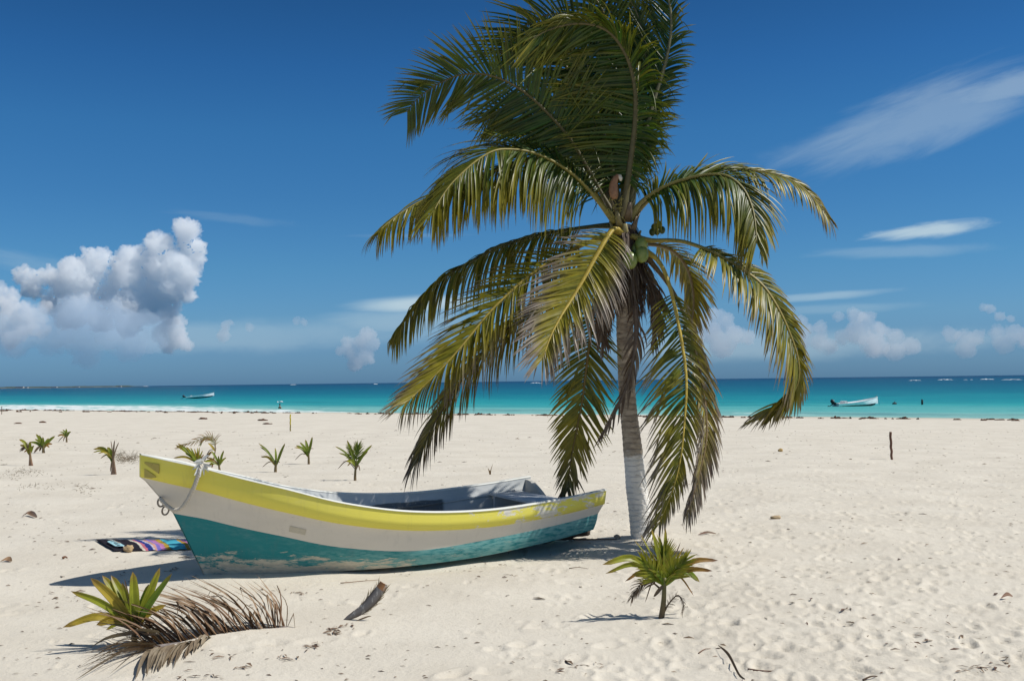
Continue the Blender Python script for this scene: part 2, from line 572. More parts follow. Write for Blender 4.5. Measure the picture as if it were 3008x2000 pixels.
def build_sand():
    ys = np.concatenate([np.array([-400, -150, -60, -25, -10, -4, -1, 0.6, 1.4]), np.geomspace(2.0, 135, 820), np.array([142, 152, 165, 190, 230, 300])])
    inner = np.linspace(-1, 1, 800)
    outer = np.array([1.03, 1.08, 1.16, 1.3, 1.6, 2.2, 3.2, 5, 9])
    cs = np.concatenate([-outer[::-1], inner, outer])
    Yg, Cg = np.meshgrid(ys, cs, indexing='ij')
    Wg = 1.5 + 0.60 * np.maximum(Yg, 0)
    ex = np.abs(Cg) - 1
    Xg = np.where(np.abs(Cg) <= 1, Cg * Wg, np.sign(Cg) * (Wg + np.maximum(ex, 0) * (25 + 0.3 * np.abs(Yg))))
    Z = tz(Xg, Yg)
    s = NS.x * Xg + NS.y * Yg
    fade = np.clip((70 - s) / 20, 0, 1)
    side_k = 0.45 + 0.55 * np.clip((Xg / np.maximum(Yg, 1) + 0.05) / 0.3, 0, 1)
    Z += (0.016 * vnoise(Xg * 1.3, Yg * 1.6, 3) + 0.011 * vnoise(Xg * 4.2, Yg * 5.0, 4) + 0.007 * vnoise(Xg * 11.0, Yg * 12.0, 5) + 0.004 * vnoise(Xg * 23.0, Yg * 24.0, 6)) * fade * side_k
    # trodden dents: more of them to the right
    rs = np.random.RandomState(11)
    n_d = 0
    for k in range(11000):
        dy = 2.6 * (40 / 2.6) ** rs.rand()
        dx = (rs.rand() * 2 - 1) * 0.56 * dy
        dens = 0.07 + 0.93 * float(np.clip((dx / dy + 0.02) / 0.22, 0, 1))
        if dy > 14:
            dens = max(dens, 0.45)
        if rs.rand() > dens:
            continue
        r = 0.018 + 0.048 * rs.rand() ** 2
        el = 1.3 + 0.9 * rs.rand()
        an = rs.rand() * math.pi
        dep = (0.16 + 0.20 * rs.rand()) * r
        i0, i1 = np.searchsorted(ys, [dy - 0.4, dy + 0.4])
        wmid = 1.5 + 0.6 * dy
        j0, j1 = np.searchsorted(cs, [(dx - 0.4) / wmid, (dx + 0.4) / wmid])
        X, Y = Xg[i0:i1, j0:j1] - dx, Yg[i0:i1, j0:j1] - dy
        u, v = (X * math.cos(an) + Y * math.sin(an)) / (r * el), (-X * math.sin(an) + Y * math.cos(an)) / r
        q = np.sqrt(u * u + v * v)
        Z[i0:i1, j0:j1] += -dep * np.clip(1.15 - q, 0, 0.75) / 0.75 + dep * 0.55 * np.exp(-((q - 1.35) / 0.3) ** 2)
        n_d += 1
    nr, nc = Yg.shape
    co = np.stack([Xg, Yg, Z], -1).reshape(-1, 3).astype(np.float32)
    idx = np.arange(nr * nc).reshape(nr, nc)
    quads = np.stack([idx[:-1, :-1], idx[:-1, 1:], idx[1:, 1:], idx[1:, :-1]], -1).reshape(-1, 4)
    me = bpy.data.meshes.new("sand")
    me.vertices.add(len(co))
    me.vertices.foreach_set('co', co.ravel())
    me.loops.add(quads.size)
    me.loops.foreach_set('vertex_index', quads.ravel().astype(np.int32))
    me.polygons.add(len(quads))
    me.polygons.foreach_set('loop_start', np.arange(0, quads.size, 4, dtype=np.int32))
    me.polygons.foreach_set('use_smooth', np.ones(len(quads), dtype=bool))
    me.update(calc_edges=True)
    me.materials.append(make_sand())
    o = bpy.data.objects.new("sand", me)
    COL.objects.link(o)
    tag(o, kind='structure')


build_sand()


def build_sea():
    rows = list(np.linspace(71.5, 100, 40)) + list(np.geomspace(101, 40000, 70))
    cols = np.sign(np.linspace(-1, 1, 161)) * np.abs(np.linspace(-1, 1, 161)) ** 1.6
    mb = MB()
    for s in rows:
        for c in cols:
            a = c * (420 + 1.6 * s) - 40
            x, y = NS.x * s + NS.y * a, NS.y * s - NS.x * a
            z = SEA_Z
            if s < 400:
                z += 0.05 * math.sin(s * 0.9 + a * 0.05 + 2 * noise.noise((a * 0.02, s * 0.03, 0)))
            if 74 < s < 98:                                     # the small breaker rolling in at the left
                cr = 88 + 4 * noise.noise((a * 0.03, 3.0, 0))
                z += 0.32 * math.exp(-((s - cr) / 2.0) ** 2) * clamp((-75 - a) / 60)
                z += 0.14 * math.exp(-((s - 78 - 2 * noise.noise((a * 0.05, 9.0, 0))) / 1.0) ** 2) * clamp((-20 - a) / 60, 0.25, 1)
            mb.vert((x, y, z))
    n = len(cols)
    for i in range(len(rows) - 1):
        for j in range(n - 1):
            mb.face((i * n + j, (i + 1) * n + j, (i + 1) * n + j + 1, i * n + j + 1))
    tag(mb.build("water", make_sea()), kind='structure')


build_sea()


# breaking crests far out on the reef
def build_whitecaps():
    m, t = new_mat("sea_foam")
    nz = t.noise(t.obj(), 0.8, 4)
    t.out(t.mix(nz, (0.70, 0.73, 0.74), (0.82, 0.83, 0.83)), 0.9, 0.1)
    mb = MB()
    for x0, x1, py, th in ((2668, 2706, 1117, 3.6), (2753, 2800, 1115.3, 4.0), (2830, 2842, 1115, 2.4), (2849, 2858, 1114.6, 2), (2878, 2921, 1114.2, 4.6),
                           (2940, 3005, 1115, 3.4), (852, 870, 1129.4, 2.6), (1096, 1109, 1127.6, 3.4), (1557, 1592, 1124.6, 3.2), (2062, 2082, 1124, 2.4),
                           (2366, 2378, 1119, 2.2), (420, 436, 1134, 2.2), (284, 290, 1134.5, 2)):
        p0 = on_sea(x0, py + 1.2)
        p1 = on_sea(x1, py + 1.2)
        p1 = at(x1, py + 1.2 - 0.01243 * 0, p0.y)
        p1.z = SEA_Z
        L = (p1 - p0).length
        h = th * p0.y / F
        k = 26
        pts, rad = [], []
        for i in range(k):
            u = i / (k - 1)
            e = math.sin(math.pi * u) ** 0.5
            rr = h * 0.5 * e * (0.55 + 0.45 * noise.noise((u * 9 + x0, 0.3, 1.0)) + 0.2) + 0.02
            pts.append(p0.lerp(p1, u) + Vector((0, noise.noise((u * 5, x0, 0)) * h * 2, rr * 0.4)))
            rad.append(rr)
        mb.tube(pts, rad, 8)
    tag(mb.build("water_foam", m), kind='stuff')


build_whitecaps()


# far shore at the left with low trees and hotels
def build_coast():
    D = 4200.0
    mb = MB()
    prof = []
    for i in range(140):
        px = -420 + i * 6.0
        end = clamp((402 - px) / 60)
        h = (3.6 + 2.6 * noise.noise((px * 0.03, 1.0, 0)) + 1.6 * noise.noise((px * 0.15, 4.0, 0))) * end
        p = at(px, 1120 - 0.01243 * (px - 1504), D)
        prof.append((p.x, h * D / F + SEA_Z - 0.2))
    beach = (0.30, 0.29, 0.27)
    green = (0.075, 0.10, 0.085)
    rows = []
    for dy, k, c in ((-60, 0.0, beach), (-20, 0.22, beach), (-15, 0.25, green), (0, 1.0, green), (120, 1.0, green), (240, 0.0, green)):
        rows.append([mb.vert((x, D + dy, SEA_Z - 0.3 + max(0, z - SEA_Z) * k), c) for x, z in prof])
    for a, b in zip(rows, rows[1:]):
        for i in range(len(a) - 1):
            mb.face((a[i], a[i + 1], b[i + 1], b[i]))
    tag(mb.build("coast", mat_vcol("far_coast", 0.9, 0.1, 0.02, 0.3)), kind='structure')
    mw = mat_vcol("far_wall", 0.8, 0.2, 0.05, 0.2)
    md = mat_vcol("far_window", 0.4, 0.4, 0.05, 0.2)
    names = ["wide pale low hotel on the distant shore, widest of the row", "small white block on the distant shore beside the wide pale hotel",
             "low pale building in the middle of the distant shore", "small white house toward the right end of the distant shore",
             "tiny pale house standing last on the tip of the distant shore"]
    for (px, wpx, hpx), lab in zip(((58, 22, 4.6), (78, 8, 3.4), (160, 14, 3.2), (228, 9, 2.6), (352, 8, 3.0)), names):
        c = at(px, 1120, D - 25)
        wd, h = wpx * D / F, hpx * D / F
        t = thing("beach_hotel", (c.x, D - 25, SEA_Z), lab, "building", "hotels on the distant shore")
        b = MB()
        b.box(-wd / 2, wd / 2, -4, 8, 0, h * 0.9, (0.46, 0.45, 0.43))
        b.build("wall", mw, t, False)
        b = MB()
        b.box(-wd / 2 - 0.5, wd / 2 + 0.5, -4.6, 8.6, h * 0.9 + 0.01, h, (0.32, 0.30, 0.29))
        b.build("roof", mw, t, False)
        k = max(2, int(wd / 5))
        for i in range(k):
            b = MB()
            x = -wd / 2 + (i + 0.5) * wd / k
            b.box(x - 1, x + 1, -4.15, -4.02, h * 0.45, h * 0.7, (0.08, 0.1, 0.12))
            b.build("window", md, t, False)
        b.build("window_row", md, t, False)


build_coast()


# ------------------------------------------------------------------ cumulus clouds: closed bodies of dense mist
def make_mist(name, dens, col=(1, 1, 1)):
    m, t = new_mat(name)
    v = t.n('ShaderNodeVolumePrincipled', Density=dens, Anisotropy=0.0)
    v.inputs['Color'].default_value = (*col, 1)
    o = t.n('ShaderNodeOutputMaterial')
    t.l(v.outputs[0], o.inputs['Volume'])
    return m


def cloud(name, puffs, D, mist, label, vox, amp, fx, seed=1, spread=1.0, lift=1.0):
    """puffs: (x, y, radius) in photograph pixels; each becomes a ball of real size at D metres, fused and roughened"""
    rnd = random.Random(seed)
    bm = bmesh.new()
    c0 = at(puffs[0][0], puffs[0][1], D)
    for px, py, r in puffs:
        rr = r * D / F
        p = at(px, py, D) - c0
        bmesh.ops.create_icosphere(bm, subdivisions=3, radius=rr * .86, matrix=Matrix.Translation(p + Vector((0, rnd.uniform(-.6, .6) * rr * spread, 0))))
        for k in range(13):                                     # smaller heads crowd the surface of each ball
            d = Vector((rnd.gauss(0, 1), rnd.gauss(0, 1), rnd.gauss(0, 1) + .35)).normalized()
            q = p + d * rr * rnd.uniform(.55, .80)
            bmesh.ops.create_icosphere(bm, subdivisions=2, radius=rr * rnd.uniform(.20, .42), matrix=Matrix.Translation(q))
    me = bpy.data.meshes.new(name)
    bm.to_mesh(me)
    bm.free()
    o = bpy.data.objects.new(name, me)
    COL.objects.link(o)
    rm = o.modifiers.new("fuse", 'REMESH')
    rm.mode = 'VOXEL'
    rm.voxel_size = vox
    dg = bpy.context.evaluated_depsgraph_get()
    me2 = bpy.data.meshes.new_from_object(o.evaluated_get(dg))
    o.modifiers.clear()
    o.data = me2
    bpy.data.meshes.remove(me)
    n = len(me2.vertices)
    co = np.empty(n * 3, np.float32)
    no = np.empty(n * 3, np.float32)
    me2.vertices.foreach_get('co', co)
    me2.vertices.foreach_get('normal', no)
    co, no = co.reshape(-1, 3), no.reshape(-1, 3)
    d = np.empty(n, np.float32)
    for i in range(n):
        p = Vector(co[i])
        a = 1 - abs(noise.noise(p * (1 / fx))) * 2
        b = 1 - abs(noise.noise(p * (2.6 / fx) + Vector((9, 2, 5)))) * 2
        c = noise.noise(p * (6.5 / fx))
        d[i] = amp * (0.7 * a + 0.55 * b + 0.55 * c + 0.45 * noise.noise(p * (14 / fx)) + 0.25 * noise.noise(p * (30 / fx)) - 0.5)
    co += no * d[:, None]
    me2.vertices.foreach_set('co', co.ravel())
    me2.polygons.foreach_set('use_smooth', [True] * len(me2.polygons))
    me2.update()
    me2.materials.clear()
    me2.materials.append(mist)
    o.location = c0
    return tag(o, label, "cloud", "cumulus clouds low over the sea")


zc = lambda L: [(x / 1.8146, 550 + y / 1.8146, r / 1.8146) for x, y, r in L]
CL_D = 3600.0
cloud("cumulus_cloud", zc([(1000, 230, 72), (1010, 320, 76), (1045, 400, 48), (1000, 480, 80), (950, 420, 90), (860, 330, 84), (825, 275, 46), (880, 450, 100),
                           (800, 420, 90), (930, 540, 90), (850, 560, 80), (1000, 570, 46), (700, 385, 72), (650, 425, 66), (700, 480, 100), (620, 500, 60),
                           (760, 560, 90), (540, 385, 60), (480, 385, 56), (500, 440, 80), (400, 425, 72), (350, 440, 56), (430, 500, 110), (330, 500, 70),
                           (480, 560, 70), (250, 475, 56), (200, 490, 50), (130, 490, 56), (115, 450, 32), (170, 540, 60), (380, 560, 80), (600, 600, 110),
                           (450, 640, 100), (700, 640, 110), (300, 620, 80), (780, 650, 90), (850, 640, 76), (900, 640, 60), (560, 690, 90), (680, 720, 80), (380, 690, 80)]), CL_D, make_mist("cumulus_mist", 0.034, (.988, .997, 1.0)),
      "tall bright cumulus cloud with a tower at its right end", 4.2, 19.0, 52.0, 3)
cloud("cumulus_cloud", zc([(890, 690, 50), (920, 740, 66), (950, 800, 66), (1000, 845, 36), (900, 830, 60), (860, 780, 50)]), CL_D + 60, make_mist("cumulus_mist_thin", 0.022),
      "soft round lobe of cloud hanging under the right end of the tall cumulus", 7.0, 14.0, 55.0, 5)
cloud("cumulus_cloud", zc([(40, 620, 62), (140, 650, 50), (60, 690, 60), (240, 640, 34), (-60, 600, 80), (-70, 700, 80), (0, 760, 60), (120, 720, 70), (200, 700, 60), (60, 570, 40), (-20, 540, 50)]), CL_D - 200, make_mist("cumulus_mist_side", 0.024),
      "ragged white cloud cut by the left edge below the tall cumulus", 7.0, 14.0, 55.0, 6)
cloud("cumulus_cloud", zc([(120, 780, 46), (180, 760, 46), (235, 765, 40), (60, 810, 50)]), CL_D - 260, make_mist("cumulus_mist_low", 0.022),
      "small pale cloud low at the left above the distant shore", 7.0, 12.0, 50.0, 8)
cloud("cumulus_cloud", zc([(400, 720, 150), (600, 740, 150), (760, 740, 130), (280, 800, 110), (470, 830, 110), (660, 840, 100), (820, 830, 80), (180, 720, 110), (120, 820, 90), (20, 800, 110), (-80, 760, 120)]), CL_D - 420,
      make_mist("cloud_base_mist", 0.0072, (0.80, 0.91, 1.0)), "grey blue tinted veil of mist added before the shaded base of the tall cumulus cloud", 16.0, 30.0, 160.0, 9)  # blue tint puts the cloud base's shade and haze into the mist colour
cloud("cumulus_cloud", zc([(1200, 745, 34), (1195, 790, 40), (1225, 720, 22)]), CL_D + 300, make_mist("cumulus_mist_wisp", 0.011),
      "faint narrow cloud right of the tall cumulus", 7.0, 10.0, 40.0, 10)
cloud("cumulus_cloud", zc([(1325, 745, 26), (1340, 755, 22)]), CL_D + 300, make_mist("cumulus_mist_puff", 0.008),
      "single small puff of cloud between the tall cumulus and the palm", 6.0, 8.0, 30.0, 11)
cloud("cumulus_cloud", zc([(1960, 790, 52), (1920, 830, 46), (1990, 830, 40), (1850, 830, 38), (1815, 870, 30), (1870, 880, 44), (1950, 900, 50), (1890, 940, 50)]), CL_D + 1500,
      make_mist("cumulus_mist_mid", 0.009), "pale cumulus heap beside the drooping left fronds of the palm", 9.0, 14.0, 50.0, 12)
cloud("cumulus_cloud", zc([(1580, 712, 26), (1620, 718, 26)]), CL_D + 300, make_mist("cumulus_mist_small", 0.008), "tiny pale puff left of the flat lens cloud", 6.0, 8.0, 30.0, 13)
zr = lambda L: [(2000 + x / 1.493, 200 + y / 1.493, r / 1.493) for x, y, r in L]
cloud("cumulus_cloud", zr([(760, 1090, 40), (820, 1100, 44), (690, 1090, 26), (870, 1150, 44), (940, 1175, 36), (780, 1160, 60), (710, 1180, 40), (850, 1220, 60), (1010, 1220, 44), (940, 1240, 50)]), CL_D + 2500,
      make_mist("cumulus_mist_right", 0.0060), "broad hazy cumulus over the anchored motorboat at right", 11.0, 16.0, 70.0, 14)
cloud("cumulus_cloud", zr([(470, 1080, 30), (520, 1110, 34), (560, 1150, 34), (610, 1140, 34), (610, 1200, 44), (650, 1220, 36), (530, 1200, 44)]), CL_D + 2500,
      make_mist("cumulus_mist_arch", 0.0062), "hazy cumulus seen just right of the arching right frond", 11.0, 15.0, 60.0, 15)
cloud("cumulus_cloud", zr([(90, 1110, 44), (150, 1090, 44), (200, 1110, 40), (140, 1160, 60), (230, 1170, 50), (60, 1180, 50), (290, 1180, 40), (180, 1220, 60)]), CL_D + 2500,
      make_mist("cumulus_mist_inner", 0.0062), "hazy cumulus seen between the two right hanging fronds", 11.0, 16.0, 60.0, 16)
cloud("cumulus_cloud", zr([(1325, 1050, 20), (1360, 1055, 26), (1400, 1090, 26), (1445, 1100, 20)]), CL_D + 2500, make_mist("cumulus_mist_slip", 0.008),
      "small sloping white cloud near the right edge above the horizon haze", 9.0, 10.0, 40.0, 17)
cloud("cumulus_cloud", zr([(1180, 1170, 40), (1240, 1180, 40), (1300, 1180, 40), (1380, 1160, 36), (1460, 1160, 44), (1530, 1190, 60), (1420, 1210, 50), (1250, 1230, 50)]), CL_D + 3000,
      make_mist("cumulus_mist_edge", 0.0042), "low hazy cloud bank touching the right edge", 12.0, 16.0, 70.0, 18)


# ------------------------------------------------------------------ beached boat
BOW = Vector((-2.91, 9.68, 0.0))
BOAT_ROT = math.atan2(-0.546, -0.837)
# lines of the hull from bow to stern: (forward, half beam, height)
L_SHEER = [(.60, .026, 1.175), (.40, .19, 1.125), (.15, .335, 1.06), (-.15, .47, .965), (-.55, .62, .85), (-1.1, .745, .69), (-1.8, .80, .565), (-2.65, .81, .517), (-3.55, .79, .557), (-4.18, .765, .61)]
L_STRAKE = [(.60, .026, .975), (.38, .155, .915), (.12, .30, .845), (-.17, .445, .75), (-.56, .60, .635), (-1.1, .728, .495), (-1.8, .788, .385), (-2.65, .80, .347), (-3.55, .78, .392), (-4.165, .755, .46)]
L_CHIN = [(.545, .018, .93), (.34, .125, .875), (.09, .265, .80), (-.19, .405, .71), (-.56, .555, .60), (-1.1, .69, .46), (-1.8, .755, .352), (-2.65, .778, .322), (-3.55, .757, .370), (-4.155, .735, .44)]
L_MID = [(.296, .014, .62), (.20, .075, .60), (.04, .165, .565), (-.2, .295, .495), (-.56, .44, .40), (-1.1, .605, .265), (-1.85, .702, .172), (-2.7, .735, .212), (-3.58, .728, .285), (-4.11, .708, .353)]
L_CHINE = [(0, .012, .0), (-.09, .04, .0), (-.24, .115, .008), (-.5, .235, .01), (-.9, .39, .01), (-1.35, .53, .01), (-1.95, .645, .015), (-2.65, .685, .035), (-3.5, .68, .105), (-4.08, .665, .175)]
L_KEEL = [(0, 0, -.01), (-.09, 0, -.03), (-.24, 0, -.04), (-.5, 0, -.05), (-.9, 0, -.05), (-1.35, 0, -.05), (-1.95, 0, -.05), (-2.65, 0, -.03), (-3.5, 0, .05), (-4.08, 0, .13)]
NST = 64


def line(L):
    return catmull([Vector(p) for p in L], NST)


def line_v(L):
    """sample a hull line at the same station parameter as all others (not by length)"""
    P = [Vector(p) for p in L]
    P = [P[0] * 2 - P[1]] + P + [P[-1] * 2 - P[-2]]
    out = []
    for k in range(NST):
        u = k / (NST - 1) * (len(L) - 1)
        i = min(int(u), len(L) - 2)
        t = u - i
        p0, p1, p2, p3 = P[i], P[i + 1], P[i + 2], P[i + 3]
        out.append(0.5 * ((2 * p1) + (p2 - p0) * t + (2 * p0 - 5 * p1 + 4 * p2 - p3) * t * t + (3 * p1 - p0 - 3 * p2 + p3) * t ** 3))
    return out


def side(ps, sgn, off=0.0):
    return [Vector((p.x, sgn * max(0.001, p.y + off), p.z)) for p in ps]


def skin(mb, rows, m=0, flip=False):
    g = [[mb.vert(p) for p in r] for r in rows]
    for a, b in zip(g, g[1:]):
        for k in range(len(a) - 1):
            q = (a[k], b[k], b[k + 1], a[k + 1])
            mb.face(q[::-1] if flip else q, m)
    return g


def build_boat():
    root = thing("wooden_boat", (BOW.x, BOW.y, 0.0), "beached open boat with yellow, white and teal sides, lying on the sand under the palm", "boat",
                 rot=(R(-1.6), 0, BOAT_ROT))
    white = make_paint("boat_white_paint", (0.65, 0.605, 0.525), (0.48, 0.42, 0.33), 0.70, (1.8, 6, 12), dark=0.14)
    teal = make_paint("boat_teal_paint", (0.008, 0.20, 0.215), (0.56, 0.52, 0.41), 0.735, (2.6, 8, 17), (0.40, 0.0, 0.42), (-0.7, -2.2, -0.18), dark=0.16, faded=((.16, .37, .36), -0.4, -2.4), soft=.10)
    yellow = make_paint("boat_yellow_paint", (0.76, 0.68, 0.11), (0.74, 0.71, 0.62), 0.765, (5, 7, 13), None, (-1.7, -3.0, 0.285), dark=0.06)
    rim_m = make_paint("boat_rim_paint", (0.70, 0.70, 0.64), (0.22, 0.36, 0.36), 0.66, (6, 9, 9), rough=0.5)
    # inside paint: grey with a rough black patch worn on the far side
    m, t = new_mat("boat_inside_paint")
    o = t.obj()
    x, y, z = t.sep(o)
    n = t.noise(t.mapping(o, scale=(3, 3, 6)), 1.0, 6)
    n2 = t.noise(o, 38.0, 4, 0.7)
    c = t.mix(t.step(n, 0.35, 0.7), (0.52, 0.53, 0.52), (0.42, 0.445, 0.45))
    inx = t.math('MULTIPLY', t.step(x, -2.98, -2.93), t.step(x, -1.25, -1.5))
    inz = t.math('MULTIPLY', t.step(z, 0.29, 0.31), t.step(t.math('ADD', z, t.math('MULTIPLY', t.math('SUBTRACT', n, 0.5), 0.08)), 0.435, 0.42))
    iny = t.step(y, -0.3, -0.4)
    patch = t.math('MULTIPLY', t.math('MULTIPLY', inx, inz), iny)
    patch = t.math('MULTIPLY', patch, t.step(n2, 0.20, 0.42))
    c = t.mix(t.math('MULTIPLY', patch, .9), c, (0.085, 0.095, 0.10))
    sp = t.math('MULTIPLY', t.step(n2, 0.70, 0.74), t.math('MULTIPLY', t.step(x, -3.2, -2.4), 0.9))
    c = t.mix(sp, c, (0.06, 0.06, 0.06))
    t.out(c, 0.8, 0.2, t.bump(n2, 0.3, 0.004))
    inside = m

    SH, ST, CH, MI, CE, KE = (line_v(L) for L in (L_SHEER, L_STRAKE, L_CHIN, L_MID, L_CHINE, L_KEEL))
    nsub = 5
    mb = MB()
    for sg in (1, -1):
        rows = [side(ST, sg, -0.016), side(CH, sg, 0.0)]
        for k in range(1, nsub + 1):
            rows.append([a.lerp(b, k / nsub) for a, b in zip(side(CH, sg), side(MI, sg))])
        skin(mb, rows, 0, sg < 0)
        # bevelled edge between the white and the teal sides
        rows2 = [[a.lerp(b, k / 5) + Vector((0, sg * 0.012 * math.sin(math.pi * k / 5), 0)) for a, b in zip(side(MI, sg), side(CE, sg))] for k in range(6)]
        skin(mb, rows2, 1, sg < 0)
        skin(mb, [side(CE, sg), side(KE, sg)], 1, sg < 0)
    # close the narrow stem between the two sides
    prof = [(ST[0], -0.016), (CH[0], 0), (MI[0], 0), (CE[0], 0)]
    for (a, oa), (b, ob) in zip(prof, prof[1:]):
        i = [mb.vert((a.x + .004, a.y + oa, a.z)), mb.vert((a.x + .004, -a.y - oa, a.z)), mb.vert((b.x + .004, -b.y - ob, b.z)), mb.vert((b.x + .004, b.y + ob, b.z))]
        mb.face(i, 1 if b is CE[0] else 0)
    mb.build("hull", [white, teal], root)

    mb = MB()
    for sg in (1, -1):
        rows = [side(SH, sg), [a.lerp(b, 0.5) + Vector((0, sg * .004, 0)) for a, b in zip(side(SH, sg), side(ST, sg))], side(ST, sg), side(ST, sg, -0.018)]
        skin(mb, rows, 0, sg < 0)
    a, b = SH[0], ST[0]
    mb.face([mb.vert((a.x, a.y, a.z)), mb.vert((a.x, -a.y, a.z)), mb.vert((b.x, -b.y, b.z)), mb.vert((b.x, b.y, b.z))])
    mb.build("upper_strake", yellow, root)

    mb = MB()
    up = Vector((0, 0, 0.012))
    for sg in (1, -1):
        rows = [side(SH, sg, 0.010), [p + up for p in side(SH, sg, 0.008)], [p + up for p in side(SH, sg, -0.050)], side(SH, sg, -0.052)]
        skin(mb, rows, 0, sg < 0)
    mb.build("gunwale", rim_m, root)

    # inside skin and floor
    mb = MB()
    for sg in (1, -1):
        r0 = side(SH, sg, -0.048)
        r1 = [Vector((p.x, sg * max(.001, p.y - .055), p.z + 0.02)) for p in MI]
        shelf = [Vector((p.x, sg * max(.001, p.y - .075), p.z + 0.018)) for p in MI]
        fl = [Vector((p.x, sg * max(.001, p.y - .08), max(.06, p.z + .05))) for p in CE]
        ce = [Vector((p.x, 0, max(.06, p.z + .05))) for p in CE]
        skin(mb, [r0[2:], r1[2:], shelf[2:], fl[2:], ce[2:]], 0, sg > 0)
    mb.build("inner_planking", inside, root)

    # transom with its worn dip for the motor
    mb = MB()
    s, st, ch, mi, ce = SH[-1], ST[-1], CH[-1], MI[-1], CE[-1]
    top = []
    for k in range(33):
        y = lerp(s.y - .01, -(s.y - .01), k / 32)
        ay = abs(y)
        zt = lerp(0.425, 0.585, clamp((ay - 0.30) / 0.34) ** 0.8) if ay < 0.64 else 0.585
        top.append((y, zt))

    def half(z):
        ks = [(s.z, s.y), (st.z, st.y - .012), (mi.z, mi.y), (ce.z, ce.y), (0.13, 0.0)]
        for (za, ya), (zb, yb) in zip(ks, ks[1:]):
            if z <= za and z >= zb:
                return lerp(yb, ya, (z - zb) / max(1e-6, za - zb))
        return ks[0][1]

    def xs(z):
        return lerp(-4.075, -4.17, clamp((z - .17) / .44))
    n_r = 10
    for face_x, fl in ((0.0, False), (0.055, True)):
        g = []
        for k, (y, zt) in enumerate(top):
            col_ = []
            for j in range(n_r + 1):
                z = lerp(zt, 0.14, j / n_r)
                yy = clamp(y, -half(z) + .004, half(z) - .004)
                col_.append(mb.vert((xs(z) + face_x + 0.012, yy, z)))
            g.append(col_)
        for a_, b_ in zip(g, g[1:]):
            for j in range(n_r):
                q = (a_[j], a_[j + 1], b_[j + 1], b_[j])
                mb.face(q if not fl else q[::-1])
        if fl:
            for k in range(len(top) - 1):
                mb.face((g0[k][0], g0[k + 1][0], g[k + 1][0], g[k][0]))
        g0 = g
    mb.build("transom", make_paint("boat_transom_paint", (0.52, 0.50, 0.45), (0.30, 0.28, 0.24), 0.62, (5, 5, 7)), root, False)

    # stern bench: a box across the boat, open at the front, with a light lip
    mb = MB()
    mb.box(-3.98, -3.60, -0.655, -0.615, 0.20, 0.435)
    mb.box(-3.98, -3.60, 0.615, 0.655, 0.20, 0.435)
    mb.box(-4.0, -3.56, -0.665, 0.665, 0.437, 0.462)
    mb.build("stern_bench", make_paint("boat_bench_paint", (0.50, 0.52, 0.53), (0.68, 0.68, 0.64), 0.62, (5, 5, 8)), root, False)
    # a rib along the inside of each side
    mb = MB()
    for sg in (1, -1):
        rib = [Vector((p.x, sg * max(.01, lerp(q.y, p.y, .55) - .062), lerp(q.z, p.z, .55))) for p, q in zip(SH, MI)][14:-3]
        mb.tube(rib, [0.014] * len(rib), 6)
    mb.build("inner_stringer", inside, root)

    # bow rings
    metal, t = new_mat("rusty_metal")
    n = t.noise(t.obj(), 60.0, 4)
    t.out(t.mix(n, (0.16, 0.12, 0.09), (0.30, 0.28, 0.25)), 0.55, 0.5, None, 0.5)
    for k, (cx, cz, tilt) in enumerate(((0.415, 0.735, 0.3), (0.375, 0.655, 1.1))):
        mb = MB()
        pts = []
        for i in range(21):
            a = 2 * math.pi * i / 20
            pts.append(Vector((cx + 0.030 * math.cos(a), 0.012 + 0.018 * math.sin(a) * math.sin(tilt), cz + 0.042 * math.sin(a))))
        mb.tube(pts, [0.0085] * 21, 6, cap=False)
        mb.build("bow_ring", metal, root)

    # old decals on the bow
    def side_pt(X, z, off):
        best = min(range(NST), key=lambda i: abs(SH[i].x - X))
        if z >= ST[best].z:
            tt = (z - ST[best].z) / (SH[best].z - ST[best].z)
            y = lerp(ST[best].y, SH[best].y, tt)
        else:
            tt = (z - MI[best].z) / (CH[best].z - MI[best].z)
            y = lerp(MI[best].y, CH[best].y, clamp(tt))
        return Vector((X, y + off, z))
    tan = make_paint("faded_decal", (0.47, 0.38, 0.095), (0.38, 0.29, 0.08), 0.55, (20, 20, 20))
    ring = lambda pts, mb: mb.face([mb.vert(p) for p in pts])

    def decal(pts, name, mat):
        mb = MB()
        k = 10
        (xa, za), (xb, zb), (xc, zc_), (xd, zd) = pts
        g = []
        for i in range(k + 1):
            u = i / k
            row = []
            for j in range(k + 1):
                v = j / k
                X = lerp(lerp(xa, xb, u), lerp(xd, xc, u), v)
                z = lerp(lerp(za, zb, u), lerp(zd, zc_, u), v)
                # exact side of the smooth strake
                f = [i2 for i2 in range(NST - 1) if SH[i2].x >= X >= SH[i2 + 1].x]
                i2 = f[0] if f else 0
                tx = (SH[i2].x - X) / max(1e-6, SH[i2].x - SH[i2 + 1].x)
                s_, t_ = SH[i2].lerp(SH[i2 + 1], tx), ST[i2].lerp(ST[i2 + 1], tx)
                tz_ = clamp((z - t_.z) / (s_.z - t_.z))
                y = lerp(t_.y, s_.y, tz_) + 0.0045 + .004 * min(tz_, 1 - tz_) * 2
                row.append(mb.vert((X, y, z)))
            g.append(row)
        for a_, b_ in zip(g, g[1:]):
            for j in range(k):
                mb.face((a_[j], b_[j], b_[j + 1], a_[j + 1]))
        mb.build(name, mat, root)
    decal(((.575, 1.115), (.465, 1.095), (.465, 1.005), (.575, 1.10)), "faded_decal", tan)
    decal(((.575, 1.055), (.480, .975), (.52, .966), (.575, .972)), "faded_decal", tan)
    # pale patch left by a sticker on the white band
    mb = MB()
    i2 = min(range(NST), key=lambda i: abs(SH[i].x + .62))
